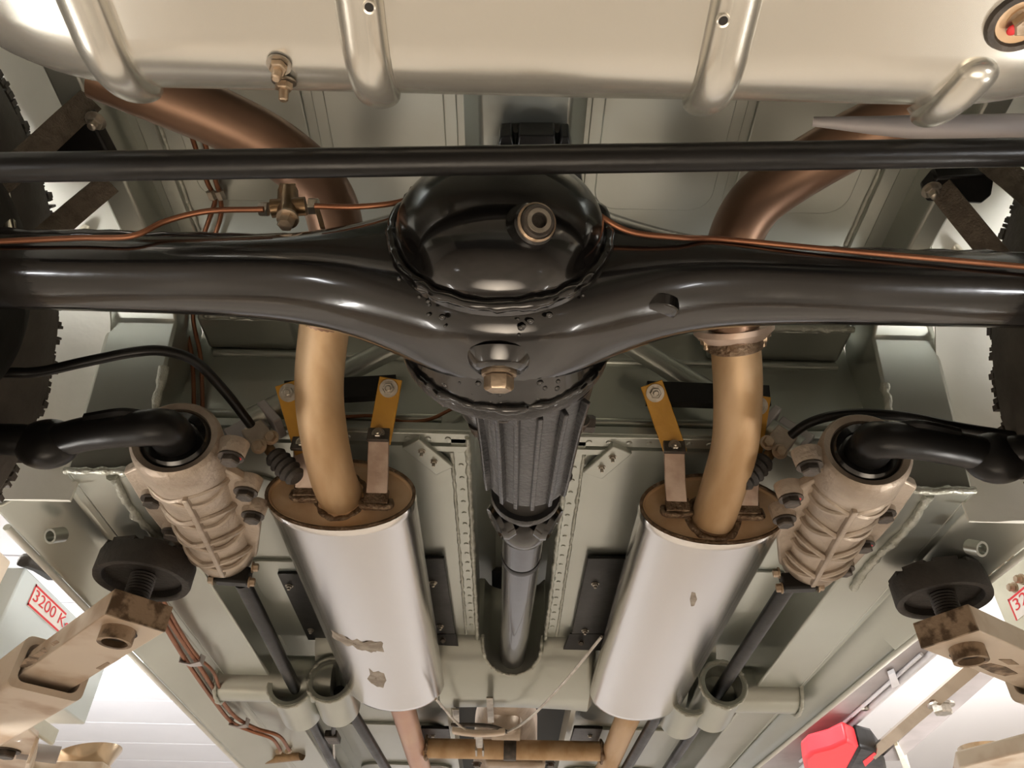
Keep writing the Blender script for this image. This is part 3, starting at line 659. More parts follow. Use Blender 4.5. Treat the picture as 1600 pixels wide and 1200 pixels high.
# front pipes and crossover
for s, x, y0, lab in ((-1, SL.x, 1.655, 'left pinkish downpipe ahead of the left silencer'), (1, SR.x, 1.69, 'right copper brown downpipe ahead of the right silencer')):
    dn = thing('downpipe', lab, 'exhaust pipe', (x, y0, .548))
    MB().tube([(x, y0, .548), (x, 2.1, .548), (x, 3.1, .548)], .0275, 28, smooth=False).build('pipe', 'pipe_pink' if s < 0 else 'pipe', dn)
    bead([(x+.031*math.cos(a), y0+.014, .548+.031*math.sin(a)) for a in [2*math.pi*k/20 for k in range(21)]], .005, 'weld_bead', 'weld', dn)
yx = at(800, 1172, z=.548).y
cx_ = tag(MB().tube([(SL.x+.024, yx, .548), (SR.x-.024, yx, .550)], .0235, 28, smooth=False).build('crossover_pipe', 'pipe'), 'tan crossover pipe joining the two downpipes at the bottom of the view', 'exhaust pipe')
for x in (SL.x+.03, SR.x-.03):
    bead([(x, yx+.026*math.cos(a), .549+.026*math.sin(a)) for a in [2*math.pi*k/20 for k in range(21)]], .004, 'weld_bead', 'weld', cx_)
MB().hollow((.0, yx, .549), (.032, yx, .549), .0262, .0236).build('pipe_clamp', 'dark_bolt', cx_)
# ================================================================= lever dampers
def damper(s, p0, p1, label, armpts, bolts, marks, fit):
    p0, p1 = V(p0), V(p1); L = (p1-p0).length; ax = (p1-p0).normalized()
    t = thing('lever_damper', label, 'damper', p0)
    prof = [(.038, .006), (.040, .0), (.047, -.002), (.0505, .002), (.0515, .010), (.0515, .046), (.0495, .054)]
    prof += [(.0455, L*.32), (.0435, L*.5), (.0425, L*.80), (.044, L*.86), (.040, L*.95), (.030, L*.985), (0, L*.99)]
    bodyp = MB().lathe(prof, p0, ax, 48).build('damper_body', 'cast', t, angle=50)
    MB().lathe([(.0395, .004), (.034, -.003), (.026, -.001), (.026, .004), (.020, .005), (.020, -.02), (0, -.02)], p0, ax, 36).build('shaft_seal', 'gloss', bodyp)
    sd, up, _ = frame(ax, (0, 0, 1)); dn = -up
    if sd.x < 0: sd = -sd
    # mounting flange: a plate standing out on both sides, with bosses and bolts
    fz = -.008
    ou, inn = (-sd*.080, sd*.064) if s < 0 else (sd*.080, -sd*.064)
    o = p0+up*fz
    poly = [o+ou*.55+ax*.052, o+ou+ax*.085, o+ou*.98+ax*L*.55, o+ou*.80+ax*L*.93, o+ax*L*.97, o+inn*.75+ax*L*.90, o+inn*1.05+ax*L*.62, o+inn*1.05+ax*L*.22, o+inn*.7+ax*.05]
    MB().prism(poly, up*.014).build('mounting_flange', 'cast', bodyp, bevel=.003)
    for k, (bp, dy) in enumerate(bolts):
        ray = at(*bp, d=1.0); den = ray.dot(up); c = ray*((o+dn*.004).dot(up)/den)
        MB().lathe([(0, .016), (.0175, .016), (.0155, .0), (.0135, -.003), (0, -.003)], c, up, 24).build('bolt_boss', 'cast', bodyp)
        bo = MB().bolt(c+dn*.003, dn, .0112, .010).build('bolt', 'dark_bolt', bodyp)
        if k in marks: MB().ball(c+dn*.007+up*.004+sd*.009, .0048, (1, 1, .6)).build('paint_mark', 'redmark', bo)
    mk = lambda a, h, r: p0+ax*h+(sd*math.sin(a)+dn*math.cos(a))*r
    MB().strip([mk(.25*s*-1, .054, .0495), mk(.25*s*-1, .11, .0465), mk(.25*s*-1, L*.86, .0445)], .012, .0065, dn).build('long_rib', 'cast', bodyp, bevel=.0015)
    n = 4
    for k in range(n):
        h = .080+(L*.80-.080)*k/(n-1)
        for sg in (-1, 1):                                  # pairs of ribs that part and meet again, lens shaped
            P = []
            for j in range(19):
                a = math.radians(-84+168*j/18); P.append(mk(a, h+sg*.0135*abs(math.sin(a*1.9+.5))-.010*math.cos(a), (.0465 if h < L*.4 else .0445)))
            MB().tube(P, .0050, 8, 2).build('cooling_rib', 'cast', bodyp)
    ap = [V(p) for p in armpts]
    arm = MB().tube(ap, [.025, .024, .0215, .0195, .0195, .019, .0175, .0175], 20, 10).build('lever_arm', 'satin', t, angle=60)
    MB().tube([ap[1]+Vector((s*.012, -.012, .012)), ap[3]+Vector((0, -.017, .010)), ap[4]+Vector((0, -.017, .008))], .006, 8).build('arm_ridge', 'satin', arm)
    MB().ball(ap[5]+Vector((0, .002, -.002)), .027, (1.3, .95, 1.1), 24, 16).build('arm_boss', 'satin', arm)
    c = at(*fit, z=.515)
    ft = MB().box(c+dn*.004, (.050, .022, .026), (sd, ax, up)).build('rod_fitting', 'satin', t, bevel=.004)
    for q in (-1, 1):
        for dz in (-.013, .010):
            MB().bolt(c+sd*q*.025+up*dz-ax*.004, sd*q, .0062, .009).build('bolt', 'rust_bolt', ft)
    return t
dl0, dl1 = at(274, 684, z=.520), at(358, 874, z=.545)
damper(-1, dl0, dl1, 'left cast alloy lever damper with ribbed body and black arm', [dl0+Vector((0, .03, .0)), dl0+Vector((.0, -.012, -.004)), at(252, 668, z=.505), at(200, 671, z=.500), at(140, 677, z=.498), at(75, 690, z=.495), at(0, 686, z=.493), at(-160, 690, z=.49)], [((240, 777), 0), ((271, 828), 0), ((292, 868), 0), ((362, 710), 0), ((385, 765), 0), ((396, 802), 0)], {3}, (366, 896))
dr0, dr1 = at(1354, 703, z=.520), at(1261, 888, z=.545)
damper(1, dr0, dr1, 'right cast alloy lever damper with ribbed body and black arm', [dr0+Vector((0, .03, 0)), dr0+Vector((0, -.012, -.004)), at(1372, 688, z=.505), at(1425, 690, z=.500), at(1490, 700, z=.498), at(1555, 712, z=.495), at(1610, 704, z=.493), at(1780, 712, z=.49)], [((1380, 800), 0), ((1348, 848), 0), ((1318, 886), 0), ((1264, 724), 0), ((1235, 775), 0), ((1225, 808), 0)], {1, 4}, (1246, 906))
# long black rods running forward through the crossmember sleeves
for pts, r, lab in (([(378, 908), (468, 1088), (528, 1205)], .0125, 'black rod from the left damper through the outer sleeve'),
                    ([(1232, 914), (1118, 1088), (1036, 1212)], .0125, 'black rod from the right damper through the outer sleeve')):
    P = [at(*p, z=.532) for p in pts]; d = (P[2]-P[0]).normalized()
    tag(MB().tube([P[0], P[1], P[2]+d*.8], r, 18, smooth=False).build('trailing_rod', 'satin'), lab, 'suspension rod')
for pts, r, lab in (([(524, 1070), (606, 1205)], .0125, 'black rod beside the left downpipe, leaving the inner sleeve'), ([(1046, 1085), (966, 1222)], .0125, 'black rod beside the right downpipe, leaving the inner sleeve')):
    P = [at(*p, z=.530) for p in pts]; d = (P[1]-P[0]).normalized()
    tag(MB().tube([P[0]+d*.04, P[1]+d*.8], r, 18, smooth=False).build('trailing_rod', 'satin'), lab, 'suspension rod')

# ================================================================= brake lines and hoses
def pipe(name, L, r, m, label, cat, n=8, seg=10):
    return tag(MB().tube(pth(L), r, seg, n).build(name, m), label, cat)
Y = lambda v: dict(y=v)
Z = lambda v: dict(z=v)
pipe('brake_pipe', [(-120, 381, Y(0.434)), (0, 377, Y(0.432)), (120, 372, Y(0.430)), (205, 369, Y(0.428)), (258, 346, Y(0.428)), (325, 330, Y(0.426)), (412, 327, Y(0.424))], .0026, 'copper', 'copper brake pipe lying on the left axle tube up to the brass tee', 'brake pipe')
pipe('brake_pipe', [(492, 322, Y(0.422)), (560, 323, Y(0.422)), (630, 314, Y(0.422)), (690, 287, Y(0.418)), (750, 268, Y(0.414)), (830, 268, Y(0.414)), (885, 293, Y(.398)), (935, 335, Y(.402)), (985, 362, Y(.412)), (1060, 371, Y(.420)), (1130, 374, Y(0.430)), (1300, 390, Y(0.431)), (1480, 406, Y(0.431)), (1594, 416, Y(0.431)), (1700, 425, Y(0.431)), (1760, 432, Y(.445))], .0026, 'copper', 'copper brake pipe curving behind the black dome and along the right axle tube', 'brake pipe')
for dx in (0, 17):
    pipe('brake_pipe', [(286+dx, 170, Z(.842)), (302+dx, 220, Z(.842)), (324+dx*.8, 285, Z(.842)), (336+dx*.5, 310, Z(.842)), (326+dx, 345, Z(.842)), (300+dx, 420, Z(.84)), (288+dx*.8, 490, Z(.815)), (300+dx*.8, 560, Z(.76)), (303+dx*.8, 640, Z(.68)), (300+dx, 700, Z(.66))], .0032, 'copper', ('left' if dx == 0 else 'right')+' of the two upright copper brake pipes beside the left rail', 'brake pipe')
    cu = MB().bolt(at(327+dx*.8, 296, z=.839), (.2, 1, -.2), .0062, .014, washer=False).build('pipe_nut', 'bolt'); tag(cu, ('left' if dx == 0 else 'right')+' pale pipe nut on the upright copper pipes', 'nut')
pipe('brake_pipe', [(455, 672, Y(.865)), (500, 655, Y(.866)), (545, 651, Y(.868)), (590, 650, Y(.868)), (630, 659, Y(.868)), (668, 656, Y(.868)), (700, 642, Y(.868)), (730, 625, Y(.868))], .0027, 'copper', 'thin copper pipe crossing the bulkhead behind the left silencer straps', 'brake pipe')
zz = .524
fuel = [([(236, 938), (262, 985), (296, 1040), (334, 1094), (362, 1128), (392, 1142), (425, 1154), (438, 1172)], 'outermost'), ([(244, 935), (272, 982), (306, 1032), (340, 1085), (368, 1120), (400, 1138), (436, 1150), (452, 1172)], 'middle'), ([(252, 932), (281, 985), (308, 1025), (332, 1048), (343, 1075), (352, 1102), (370, 1122), (398, 1140)], 'innermost')]
for k, (L, lab) in enumerate(fuel):
    pipe('fuel_pipe', [(a, b, Z(zz+.002*k)) for a, b in L], .0042 if k < 2 else .0032, 'copper', lab+' of the three copper pipes clipped along the left rail', 'fuel pipe')
for p in ((299, 1032), (373, 1130)):
    c = at(*p, z=zz-.001)
    MB().strip([c+Vector((-.018, 0, .012)), c+Vector((-.018, 0, -.004)), c+Vector((0, .002, -.008)), c+Vector((.018, .004, -.004)), c+Vector((.018, .004, .012))], .014, .0025, (.4, 1, 0)).build('pipe_clip', 'grey', body)
# brass union block at the end of the three pipes
un = thing('brass_union', 'dull brass pipe union at the lower end of the three copper pipes', 'union', at(440, 1185, z=.55))
MB().tube([at(414, 1184, z=.55), at(472, 1178, z=.55)], .016, 18, smooth=False).build('union_body', 'brass', un)
for p in ((438, 1174), (453, 1173)): MB().bolt(at(*p, z=.545), (-.2, -1, -.3), .008, .016, washer=False).build('union_nut', 'rust_bolt', un)
MB().box(at(408, 1180, z=.56), (.012, .05, .05)).build('bracket', 'grey', un)
# brass tee on the left axle tube
tee = thing('brass_tee', 'brass brake tee bolted on top of the left axle tube', 'pipe tee', at(450, 325, y=.44))
c = at(450, 322, y=.440)
tb = MB(); tb.tube([at(424, 326, y=.44), at(478, 322, y=.44)], .0085, 18, smooth=False); tb.tube([at(449, 340, y=.44), at(450, 300, y=.44)], .0095, 18, smooth=False)
tb.build('tee_body', 'brass', tee)
MB().bolt(at(422, 327, y=.44), (-1, 0, .02), .0068, .010, washer=False).build('pipe_nut', 'bolt', tee)
MB().bolt(at(481, 322, y=.44), (1, 0, -.02), .0080, .010, washer=False).build('pipe_nut', 'bolt', tee)
MB().bolt(at(450, 340, y=.437), (0, -.1, -1), .0075, .013).build('mounting_bolt', 'rust_bolt', tee)
for x in (442, 458): MB().box(at(x, 300, y=.44), (.005, .012, .010)).build('tee_lug', 'brass', tee)
MB().prism([at(488, 316, y=.435), at(497, 318, y=.435), at(508, 355, y=.435), at(500, 355, y=.435)], (0, .002, 0)).build('lock_tab', 'brass', tee)
# rubber hoses with their junction blocks
pipe('brake_hose', [(-100, 584, Z(.56)), (0, 582, Z(.56)), (60, 581, Z(.565)), (130, 566, Z(.575)), (210, 550, Z(.59)), (260, 549, Z(.60)), (305, 565, Z(.605)), (350, 610, Z(.605)), (392, 664, Z(.60))], .0062, 'satin', 'thick black hose looping in from the left tyre to the left junction block', 'hose', 8, 14)
pipe('brake_hose', [(1236, 680, Z(.60)), (1262, 662, Z(.602)), (1300, 650, Z(.60)), (1350, 646, Z(.595)), (1420, 652, Z(.58)), (1500, 668, Z(.565)), (1640, 690, Z(.555))], .0062, 'satin', 'black hose running from the right junction block over the right lever arm', 'hose', 8, 14)
for s, q, lab in ((-1, lambda x, y: (x, y), 'left'), (1, lambda x, y: (1623-x, y+8), 'right')):
    P = lambda x, y, d=0: at(*q(x, y), y=.845+d)
    jb = thing('junction_block', lab+' brake junction block with two bolts and a rubber boot', 'junction block', P(405, 680))
    ax = (P(420, 700)-P(388, 662)).normalized(); sd = Vector((0, 1, 0)).cross(ax).normalized()
    MB().box(P(404, 682, -.01), (.030, .022, .032), (sd, (0, 1, 0), ax)).build('block', 'cast', jb, bevel=.002)
    MB().box(P(386, 672, .004), (.05, .012, .035), (sd, (0, 1, 0), ax)).build('bracket', 'grey', jb, bevel=.002)
    MB().box(P(425, 655, .004), (.012, .04, .045), (sd, (0, 1, 0), ax)).build('clamp', 'grey', jb, bevel=.002)
    for p in ((424, 684), (405, 698)): MB().bolt(P(*p, -.022), (0, -1, -.4), .0075, .009).build('bolt', 'rust_bolt', jb)
    MB().tube([P(412, 690, -.01), P(428, 712, -.005)], .0075, 14, smooth=False).build('stem', 'brass', jb)
    bt = [P(428, 711, -.004).lerp(P(464, 748, .0), k/10) for k in range(11)]
    MB().tube(bt, [.012, .015, .0125, .016, .013, .0165, .013, .016, .012, .014, .010], 16, smooth=False).build('rubber_boot', 'rubber', jb)

# handbrake cable and compensator
ca = thing('handbrake_cable', 'thin steel handbrake cable forming a V below the crossmember with its compensator', 'cable', at(770, 1140, z=.50))
for L in ([(681, 1092, Z(.50)), (712, 1128, Z(.50)), (728, 1140, Z(.50))], [(940, 995, Z(.53)), (880, 1068, Z(.515)), (830, 1120, Z(.50)), (800, 1140, Z(.50)), (772, 1150, Z(.50))]):
    MB().tube(pth(L), .0027, 8, 6).build('cable', 'bolt', ca)
cc = at(748, 1141, z=.50)
cmb = MB().loft([[cc+Vector((x*.058, dy+.02*(1-x*x)-.01, -.006+dz)) for dy, dz in ((-.010, -.004), (.010, -.004), (.010, .008), (-.010, .008))] for x in (-1, -.6, -.2, .2, .6, 1)]).build('compensator_sector', 'lift', ca, bevel=.003)
MB().tube([cc+Vector((-.06, .0, .01)), cc+Vector((-.02, -.018, .006)), cc+Vector((.03, -.016, .004)), cc+Vector((.062, .008, .0))], .0042, 10).build('cable_guide', 'dark_bolt', cmb)
MB().box(cc+Vector((.0, .07, .0)), (.016, .10, .012)).build('clevis', 'bolt', cmb, bevel=.002)
for dx in (-.008, .008): MB().box(cc+Vector((dx, .14, -.004)), (.004, .05, .016)).build('clevis_fork', 'bolt', cmb)
for p in ((712, 1108), (765, 1090)):
    tag(MB().strip([at(p[0], p[1], z=.525), at(p[0]+2, p[1]+38, z=.525)], .014, .004, (1, 0, 0)).build('hook_bracket', 'bolt', None, bevel=.001), ('left' if p[0] < 730 else 'right')+' of two small steel hooks hanging above the compensator', 'hook')
# handbrake pull rod beside the left inner rod
pr2 = thing('pull_rod', 'thin pull rod with a black clevis between the two left rods', 'rod', at(521, 1150, z=.53))
MB().tube(pth([(524, 1112, Z(.53)), (520, 1150, Z(.53))]), .0055, 10, smooth=False).build('rod_end', 'satin', pr2)
MB().box(at(520, 1152, z=.53), (.03, .06, .018)).build('clevis', 'dark_bolt', pr2, bevel=.003)
MB().tube(pth([(521, 1160, Z(.53)), (523, 1215, Z(.53))]), .0035, 10, smooth=False).build('rod', 'bolt', pr2)
# gearbox tail
gb = thing('gearbox', 'tan grey cast gearbox tail between the downpipes behind the compensator', 'gearbox', (.01, 2.1, .62))
g = at(795, 1110, z=.56)
MB().lathe([(.02, -.06), (.034, -.05), (.040, .0), (.042, .04), (.058, .06), (.058, .09), (.085, .3), (.10, .7), (0, .7)], (.005, 1.90, .655), (0, 1, 0), 36).build('tail_housing', 'gearbox', gb)
MB().lathe([(0, -.02), (.028, -.02), (.034, 0), (.034, .03), (.02, .04), (0, .04)], at(790, 1122, z=.60), (0, .2, -1), 24).build('side_cover', 'gearbox', gb)
MB().lathe([(0, -.05), (.028, -.05), (.028, .02), (.018, .026), (0, .026)], at(800, 1138, z=.58), (1, 0, 0), 20).build('lever_boss', 'cast', gb)
MB().box(at(805, 1192, z=.55), (.16, .10, .04)).build('mounting_foot', 'gearbox', gb, bevel=.01)
for p in ((745, 1192), (860, 1192)): MB().bolt(at(*p, z=.53), (0, 0, -1), .010, .010).build('bolt', 'dark_bolt', gb)
MB().box((.012, 1.80, .60), (.33, .03, .03)).build('mounting_bar', 'pipe_dark', gb, bevel=.004)
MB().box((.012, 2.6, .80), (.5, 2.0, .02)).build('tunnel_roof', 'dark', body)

# ================================================================= tyres, brakes, straps
for s, xi in ((-1, -.582), (1, .612)):
    t = thing('tyre', ('left' if s < 0 else 'right')+' dusty brown black rear tyre, only its inner sidewall in view', 'tyre', (xi+s*.08, .475, .515))
    prof = [(.185, .0), (.20, -.004), (.25, -.007), (.285, -.002), (.300, .010), (.308, .022)]
    for k in range(6):
        h = .024+k*.022; prof += [(.311, h), (.311, h+.015), (.304, h+.016), (.304, h+.021)]
    prof += [(.309, .160), (.295, .168), (.25, .172), (.185, .165), (.185, 0)]
    MB().lathe(prof, (xi, .475, .515), (s, 0, 0), 96).build('tyre_casing', 'tyre', t, angle=30)
    tb = MB()
    for k in range(380):
        a = 2*math.pi*(k+random.uniform(-.5, .5))/380; rr_ = .2965+random.uniform(0, .0035)
        c = Vector((xi+s*(.004+random.uniform(0, .010)), .475+rr_*math.cos(a), .515+rr_*math.sin(a)))
        rad = Vector((0, math.cos(a), math.sin(a))); tan = Vector((0, -math.sin(a), math.cos(a)))
        tb.box(c, (.008, random.uniform(.002, .008), .009), (Vector((1, 0, 0)), tan, rad))
    tb.build('tread_block', 'tyre', t, kind='stuff')
    MB().lathe([(.186, .02), (.19, .01), (.186, .0), (.17, .03), (.12, .04), (0, .04)], (xi, .475, .515), (s, 0, 0), 56).build('wheel_rim', 'satin', t)
    d = thing('brake_drum', 'black '+('left' if s < 0 else 'right')+' brake drum at the end of the axle', 'brake drum', (xi+s*-.06, .475, .515))
    MB().lathe([(0, 0), (.110, 0), (.124, .004), (.128, .012), (.128, .02), (.120, .026), (.120, .085), (0, .085)], (xi-s*.072, .475, .515), (s, 0, 0), 56).build('drum', 'satin', d)
def strapline(pts, label, side):
    tag(MB().strip(smoothpath(pts, 3), .027, .004, side).build('rebound_strap', 'webbing', None), label, 'strap')
strapline([at(142, 156, z=.80), at(104, 190, z=.76), at(30, 258, z=.69), at(-60, 330, z=.62)], 'brown webbing rebound strap at the left, above the black bar', (.55, .55, .3))
strapline([at(172, 285, z=.78), at(120, 328, z=.74), at(60, 380, z=.68), at(-20, 450, z=.60)], 'brown webbing rebound strap at the left, between bar and axle', (.55, .55, .3))
strapline([at(1544, 252, z=.79), at(1580, 278, z=.75), at(1640, 330, z=.68)], 'brown webbing rebound strap at the right edge under the black bar', (-.55, .55, .3))
strapline([at(1462, 285, z=.78), at(1510, 345, z=.73), at(1560, 405, z=.68), at(1620, 470, z=.61)], 'brown webbing rebound strap at the right, between bar and axle', (-.55, .55, .3))
for pts, lab in (([(172, 312), (125, 372)], 'chrome tube glimpsed through the gap by the left tyre'), ([(1460, 350), (1508, 410)], 'chrome tube glimpsed through the gap by the right tyre'), ([(2, 300), (16, 378)], 'chrome tube at the left edge of the view beside the tyre')):
    y_ = .70 if pts[0][0] > 100 else .50
    tag(MB().tube([at(*pts[0], y=y_), at(*pts[1], y=y_)], .008, 16, smooth=False).build('chrome_tube', 'chrome'), lab, 'tube')

# ================================================================= two-post lift
LP = {s: thing('two_post_lift', ('left' if s < 0 else 'right')+' post of the car lift with its sticker, carriage and beige arms', 'car lift', (s*1.2, 1.62, FZ)) for s in (-1, 1)}
def lift_arm(s, A, B, D, z, thick, label, plabel, pad, padR, boss, bare=()):
    """A, B: underside corners of the tip, D: where the inner arm enters the sleeve"""
    t = LP[s]
    A, B, D = at(*A, z=z), at(*B, z=z), at(*D, z=z)
    sd = (B-A).normalized(); ax = (D-A); ax = (ax-sd*ax.dot(sd)).normalized(); up = Vector((0, 0, 1)); w_ = (B-A).length
    o = (A+B)/2; Ls = (D-A).dot(ax); L = Ls+.06
    inn = MB().box(o+ax*L/2+up*thick/2, (w_, L, thick), (sd, ax, up)).build('lift_arm', 'lift', t, bevel=.0015, label=label)
    MB().box(o-ax*.001+up*thick/2, (w_*.995, .004, thick*.99), (sd, ax, up)).build('tip_face', 'lift_edge', inn, label='worn bare end face of the arm')
    so = o+ax*Ls+up*(thick/2); ow, oh, wt = w_+.030, thick+.044, .010; L2 = .42
    mb = MB(); r = []
    for (w2, h2) in ((ow, oh), (ow-2*wt, oh-2*wt)):
        r.append(rrect(-w2/2, w2/2, -h2/2, h2/2, .012, 4))
    P = lambda q, h: [so+sd*x+up*z_+ax*h for x, z_ in q]
    mb.loft([P(r[1], .0), P(r[0], .0), P(r[0], L2), P(r[1], L2), P(r[1], .0)], True, False)
    mb.build('outer_sleeve', 'lift', inn, bevel=0)
    pc = at(*pad[:2], z=pad[2])
    prof = [(0, .012), (padR*.80, .012), (padR*.82, .002), (padR*.86, 0), (padR*.98, 0), (padR, .004), (padR, .032), (padR*.97, .036), (0, .036)]
    mb = MB().lathe(prof, pc, (0, 0, 1), 56)
    for k in range(9):
        a = 2*math.pi*k/9+.3
        mb.box(pc+Vector((padR*.86*math.cos(a), padR*.86*math.sin(a), .037)), (padR*.5, .014, .006), ((-math.sin(a), math.cos(a), 0), (math.cos(a), math.sin(a), 0), (0, 0, 1)))
    mb.build('rubber_pad', 'rubber', inn, label=plabel)
    base = pc.copy(); base.z = z-.004; H = pc.z+.012-base.z
    pf = [(0, 0)]; n = int(H/.0045)
    for k in range(n): h = H*k/n; pf += [(.0165, h), (.0185, h+H/n*.5)]
    pf += [(.0165, H), (0, H)]
    MB().lathe(pf, base, (0, 0, 1), 24).build('pad_screw', 'rubber', inn)
    for q_ in bare: MB().prism([at(*k_, z=z) for k_ in q_], (0, 0, -.0007)).build('bare_patch', 'lift_edge', inn)
    bc = at(*boss, z=z)
    MB().hollow(bc+Vector((0, 0, .002)), bc-Vector((0, 0, .019)), .0228, .0172, 28).build('screw_socket', 'lift_edge', inn)
    MB().lathe([(0, 0), (.0172, 0), (.0172, .004), (0, .004)], bc-Vector((0, 0, .010)), (0, 0, 1), 24).build('screw_end', 'dark_bolt', inn)
lift_arm(-1, (164, 960), (257, 988), (18, 1048), .412, .036, 'worn beige arm reaching in under the left rail', 'round black rubber pad under the left rail', (221, 910, .487), .068, (186, 984), [[(31, 1042), (38, 1030), (52, 1023), (61, 1017), (70, 1011), (74, 1018), (63, 1025), (56, 1035), (42, 1042)], [(79, 1005), (88, 1000), (93, 1003), (84, 1009)], [(150, 1044), (168, 1034), (172, 1036), (158, 1046)]])
lift_arm(1, (1441, 1014), (1530, 985), (1560, 1082), .412, .036, 'worn beige arm reaching in under the right rail', 'round black rubber pad under the right rail', (1476, 940, .487), .066, (1510, 1012), [[(1528, 1040), (1548, 1036), (1572, 1042), (1590, 1052), (1570, 1056), (1548, 1050)], [(1560, 1030), (1580, 1030), (1592, 1038), (1575, 1038)]])
# far arms in the two lower corners
for s, lab in ((-1, 'far arm with a steel cup, lower left corner'), (1, 'far arm with a steel cup, lower right corner')):
    t = LP[s]
    if s < 0:
        c = at(138, 1188, z=.47)
        am = MB().box(at(130, 1222, z=.43), (.16, .20, .045)).build('lift_arm', 'lift', t, bevel=.004, label=lab)
        MB().lathe([(0, -.030), (.035, -.03), (.045, -.022), (.070, .012), (.072, .016), (.068, .016), (.042, -.018), (0, -.02)], c, (-.25, .0, 1), 36).build('steel_cup', 'rail_steel', am)
        MB().tube([at(30, 1172, z=.45), at(92, 1180, z=.45)], .018, 16, smooth=False).build('pivot_bar', 'grey', am)
        MB().prism([at(p[0], p[1], z=.44) for p in ((-90, 1188), (36, 1134), (58, 1152), (40, 1260), (-90, 1260))], (0, 0, .012)).build('arm_plate', 'lift', am, bevel=.003)
        MB().prism([at(p[0], p[1], z=.44) for p in ((56, 1152), (62, 1152), (44, 1260), (38, 1260))], (0, 0, -.05)).build('arm_flange', 'lift', am, bevel=.002)
        MB().prism([at(p[0], p[1], z=.455) for p in ((34, 1130), (84, 1163), (80, 1166), (58, 1152))], (0, 0, .03)).build('arm_rib', 'cream', am, bevel=.002)
        MB().bolt(at(12, 1172, z=.44), (0, 0, -1), .02, .016).build('bolt', 'dark_bolt', am)
    else:
        c = at(1550, 1184, z=.47)
        am = MB().prism([at(p[0], p[1], z=.40) for p in ((1500, 1200), (1640, 1165), (1700, 1300), (1480, 1300))], (0, 0, .03)).build('lift_arm', 'lift', t, bevel=.004, label=lab)
        MB().lathe([(0, -.030), (.035, -.03), (.045, -.022), (.062, .012), (.064, .016), (.060, .016), (.042, -.018), (0, -.02)], c, (.1, .0, 1), 36).build('steel_cup', 'rail_steel', am)
        MB().tube([at(1582, 1172, z=.45), at(1640, 1162, z=.45)], .02, 16, smooth=False).build('pivot_bar', 'lift', am)
def text_mesh(txt, origin, xdir, ydir, height, name, m, parent, width=None, thick=.0008):
    cu = bpy.data.curves.new('lettering', 'FONT'); cu.body = txt; cu.size = 1; cu.extrude = 0
    ob = bpy.data.objects.new('lettering', cu); C.objects.link(ob); dg = bpy.context.evaluated_depsgraph_get(); dg.update()
    me = bpy.data.meshes.new_from_object(ob.evaluated_get(dg)); bpy.data.objects.remove(ob); bpy.data.curves.remove(cu)
    xs_ = [v.co.x for v in me.vertices]; ys_ = [v.co.y for v in me.vertices]; x0, x1, y0, y1 = min(xs_), max(xs_), min(ys_), max(ys_)
    sy = height/(y1-y0); sx = (width/(x1-x0)) if width else sy
    X, Y_ = V(xdir).normalized(), V(ydir).normalized(); N = X.cross(Y_).normalized(); org = Vector(parent['_o'])
    for v in me.vertices:
        v.co = V(origin)+X*(v.co.x-x0)*sx+Y_*(v.co.y-y0)*sy+N*thick-org
    me.name = name; me.materials.clear(); me.materials.append(M[m]); o = bpy.data.objects.new(name, me); C.objects.link(o); o.parent = parent; o['_o'] = list(org)
    return o
